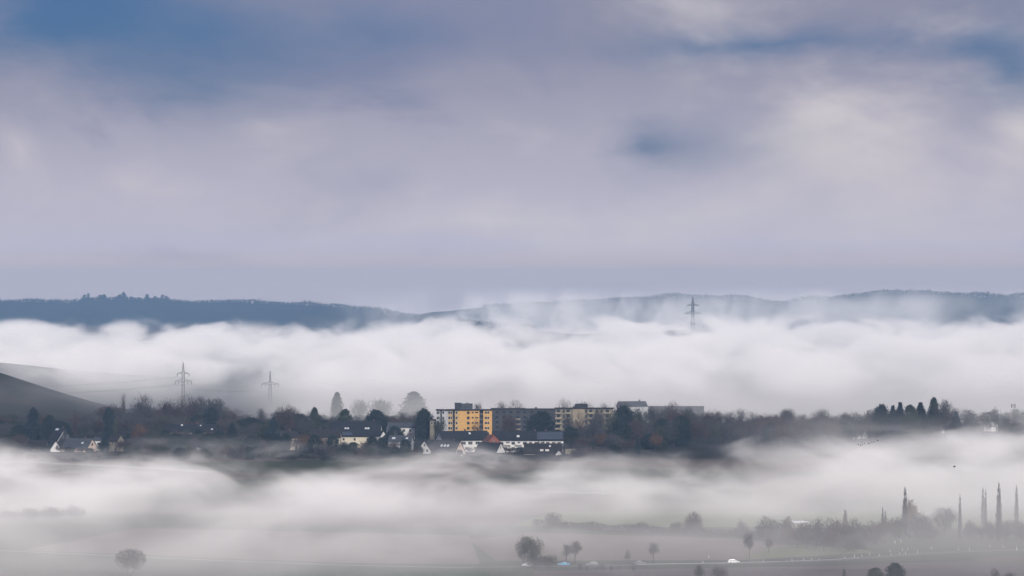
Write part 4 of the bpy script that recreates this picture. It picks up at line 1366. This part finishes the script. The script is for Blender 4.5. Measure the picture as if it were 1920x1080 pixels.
# wood on the crest of the far hills: the single spruces that stand out, and the closed canopy
for i in range(34):
    px = 150 + 165 * rng.random() if i < 26 else rng.choice((430, 436, 332, 108, 1640, 650, 820, 560))
    c_ = min(left_crest, key=lambda c_: abs(c_[0] / c_[1] * F + 960 - px)) if px < 1300 else min(right_crest, key=lambda c_: abs(c_[0] / c_[1] * F + 960 - px))
    plant('ridge_spruce', c_[0], c_[1], c_[2] - 2, rng.uniform(9, 24) * (1 if i < 26 else .6), rng.uniform(18, 30), 'tiny spruce on the crest of the far blue hill', 'spruces on the far crest')
q = MB()
for cr_, lo_, hi_ in ((left_crest, -100, 1000), (right_crest, 900, 2020)):
    for a, b in zip(cr_, cr_[1:]):
        if lo_ < a[0] / a[1] * F + 960 < hi_:
            for k in range(60):
                t = rng.random()
                hgt = 6 + 9 * max(0, mnoise.noise((a[0] * .012, 7, 0)) + .25)
                p_ = Vector(a).lerp(Vector(b), t) + Vector((0, rng.uniform(-60, 10), rng.uniform(-4, 1) + hgt * rng.random()))
                q.tri(p_, p_ + rdir(rng) * 4.5, p_ + rdir(rng) * 4.5)
o = obj('forest', q.me('forest', forest))
tag(o, 'bristly woodland along the crests of the far blue hills', 'forest', kind='stuff')

# ------------------------------------------------------------------ air: even haze, and the two fog banks
def box(name, lo, hi, material):
    v = [(x, y, z) for x in (lo[0], hi[0]) for y in (lo[1], hi[1]) for z in (lo[2], hi[2])]
    f = [(0, 1, 3, 2), (4, 6, 7, 5), (0, 4, 5, 1), (2, 3, 7, 6), (0, 2, 6, 4), (1, 5, 7, 3)]
    o = obj(name, mesh(name, v, f, material))
    tag(o, kind='stuff')
    return o


hm = bpy.data.materials.new('haze')
hm.use_nodes = True
T = NT(hm.node_tree)
pv = T.n('ShaderNodeVolumePrincipled')
pv.inputs['Color'].default_value = (0.42, 0.65, 1.0, 1)
pv.inputs['Density'].default_value = HAZE
pv.inputs['Anisotropy'].default_value = -0.2
T.link(pv.outputs[0], T.n('ShaderNodeOutputMaterial').inputs['Volume'])
box('haze', (-19000, -4500, -8), (19000, 18500, 150), hm)


def fog_material(name, step):
    m = bpy.data.materials.new(name)
    m.use_nodes = True
    m.cycles.volume_step_rate = step
    m.cycles.volume_sampling = 'MULTIPLE_IMPORTANCE'
    T = NT(m.node_tree)
    g = T.n('ShaderNodeNewGeometry')
    s = T.n('ShaderNodeSeparateXYZ')
    T.link(g.outputs['Position'], s.inputs[0])
    pv = T.n('ShaderNodeVolumePrincipled')
    pv.inputs['Color'].default_value = (0.998, 0.968, 0.966, 1)
    pv.inputs['Anisotropy'].default_value = -0.42
    T.link(pv.outputs[0], T.n('ShaderNodeOutputMaterial').inputs['Volume'])
    return m, T, g.outputs['Position'], s.outputs, pv


# ground fog lying in front of the village
def streaks(T, P, rot, scale, detail, loc=(0, 0, 0)):
    mp = T.n('ShaderNodeMapping')
    T.link(P, mp.inputs[0])
    mp.inputs['Rotation'].default_value = (0, R(rot), 0)
    mp.inputs['Scale'].default_value = scale
    mp.inputs['Location'].default_value = loc
    nz = T.n('ShaderNodeTexNoise')
    T.link(mp.outputs[0], nz.inputs['Vector'])
    nz.inputs['Scale'].default_value = 1.0
    nz.inputs['Detail'].default_value = detail
    nz.inputs['Roughness'].default_value = 0.58
    nz.inputs['Distortion'].default_value = 0.5
    return T.smooth(nz.outputs['Fac'], 0.32, 0.68)


m, T, P, (px_, py_, pz_), pv = fog_material('fog_front', 0.4)
nf = streaks(T, P, -23, (0.017, 0.0056, 0.043), 4.0, (3.7, 1.3, 0.5))
right = T.smooth(px_, 50.0, 230.0)
top = T.m('MULTIPLY_ADD', right, 11.0, 12.5)                                # higher on the right
top = T.m('MULTIPLY_ADD', T.smooth(px_, -80.0, -220.0), 1.0, top)
top = T.m('MULTIPLY_ADD', nf, 17.0, top)
prof = T.smooth(T.m('SUBTRACT', top, pz_), 0.0, 15.0)
near = T.m('MULTIPLY', T.smooth(px_, -120.0, 90.0, 0.0036, 0.0017), T.smooth(py_, 1600.0, 1960.0))
dens = T.m('MULTIPLY', T.smooth(py_, 2250.0, 2560.0), 0.0066)
dens = T.m('MULTIPLY', dens, T.m('MULTIPLY_ADD', nf, 0.85, 0.38))
dens = T.m('ADD', dens, T.m('MULTIPLY', near, T.m('MULTIPLY_ADD', nf, 0.35, 0.55)))
dens = T.m('MULTIPLY', T.m('MULTIPLY', dens, prof), T.smooth(py_, T.m('MULTIPLY_ADD', right, 90.0, 2830.0), 2700.0))
# a thin veil trailing up over the wood on the right
veil = T.m('MULTIPLY', T.m('MULTIPLY', T.m('ADD', T.smooth(px_, 90.0, 230.0, 0.0, 0.0020), T.smooth(px_, 230.0, 285.0, 0.0, 0.0060)), T.smooth(nf, 0.15, 0.9)), T.m('MULTIPLY', T.smooth(pz_, 47.0, 24.0), T.smooth(py_, 2520.0, 2700.0)))
T.link(T.m('ADD', dens, veil), pv.inputs['Density'])
box('fog_bank', (-420, 1500, -3), (420, 2930, 52), m)

# the thick bank behind the village, with plumes rising from its top
m, T, P, (px_, py_, pz_), pv = fog_material('fog_back', 0.25)
nf = streaks(T, P, -34, (0.0105, 0.0012, 0.018), 4.0)
top = T.m('MULTIPLY_ADD', nf, 42.0, 20.0)
top = T.m('MULTIPLY_ADD', T.m('MULTIPLY', T.smooth(px_, 40.0, 260.0), T.smooth(nf, 0.35, 0.95)), 8.0, top)
hz = T.m('SUBTRACT', top, pz_)
prof = T.m('MULTIPLY', T.smooth(hz, 0.0, 26.0), T.smooth(pz_, 4.0, 38.0, 0.13, 1.0))
ramp = T.m('MULTIPLY_ADD', T.smooth(py_, 4150.0, 5200.0), 0.0052, T.m('MULTIPLY', T.smooth(py_, 3150.0, 3700.0), 0.0006))
dens = T.m('MULTIPLY', ramp, T.m('MULTIPLY_ADD', nf, 0.9, 0.35))
dens = T.m('MULTIPLY', T.m('MULTIPLY', dens, prof), T.smooth(py_, 8800.0, 7600.0))
veil = T.m('MULTIPLY', T.m('MULTIPLY', T.smooth(px_, -200.0, -130.0, 0.0, 0.0009), T.smooth(py_, 3160.0, 3420.0)), T.smooth(pz_, 52.0, 26.0))
veil = T.m('MULTIPLY', veil, T.smooth(py_, 4600.0, 4000.0))
T.link(T.m('ADD', dens, veil), pv.inputs['Density'])
box('fog_bank', (-1100, 2960, -3), (1100, 8800, 96), m)

# torn plumes drifting in front of the right-hand hill
m, T, P, (px_, py_, pz_), pv = fog_material('fog_plume', 0.3)
nf = streaks(T, P, 42, (0.013, 0.0006, 0.0075), 4.0)
dens = T.m('MULTIPLY', T.smooth(nf, 0.15, 1.0), T.m('MULTIPLY', T.smooth(px_, -420.0, 40.0, 0.0, 0.0011), T.smooth(pz_, 104.0, 55.0)))
T.link(dens, pv.inputs['Density'])
box('fog_bank', (-460, 8950, -3), (1600, 10900, 106), m)
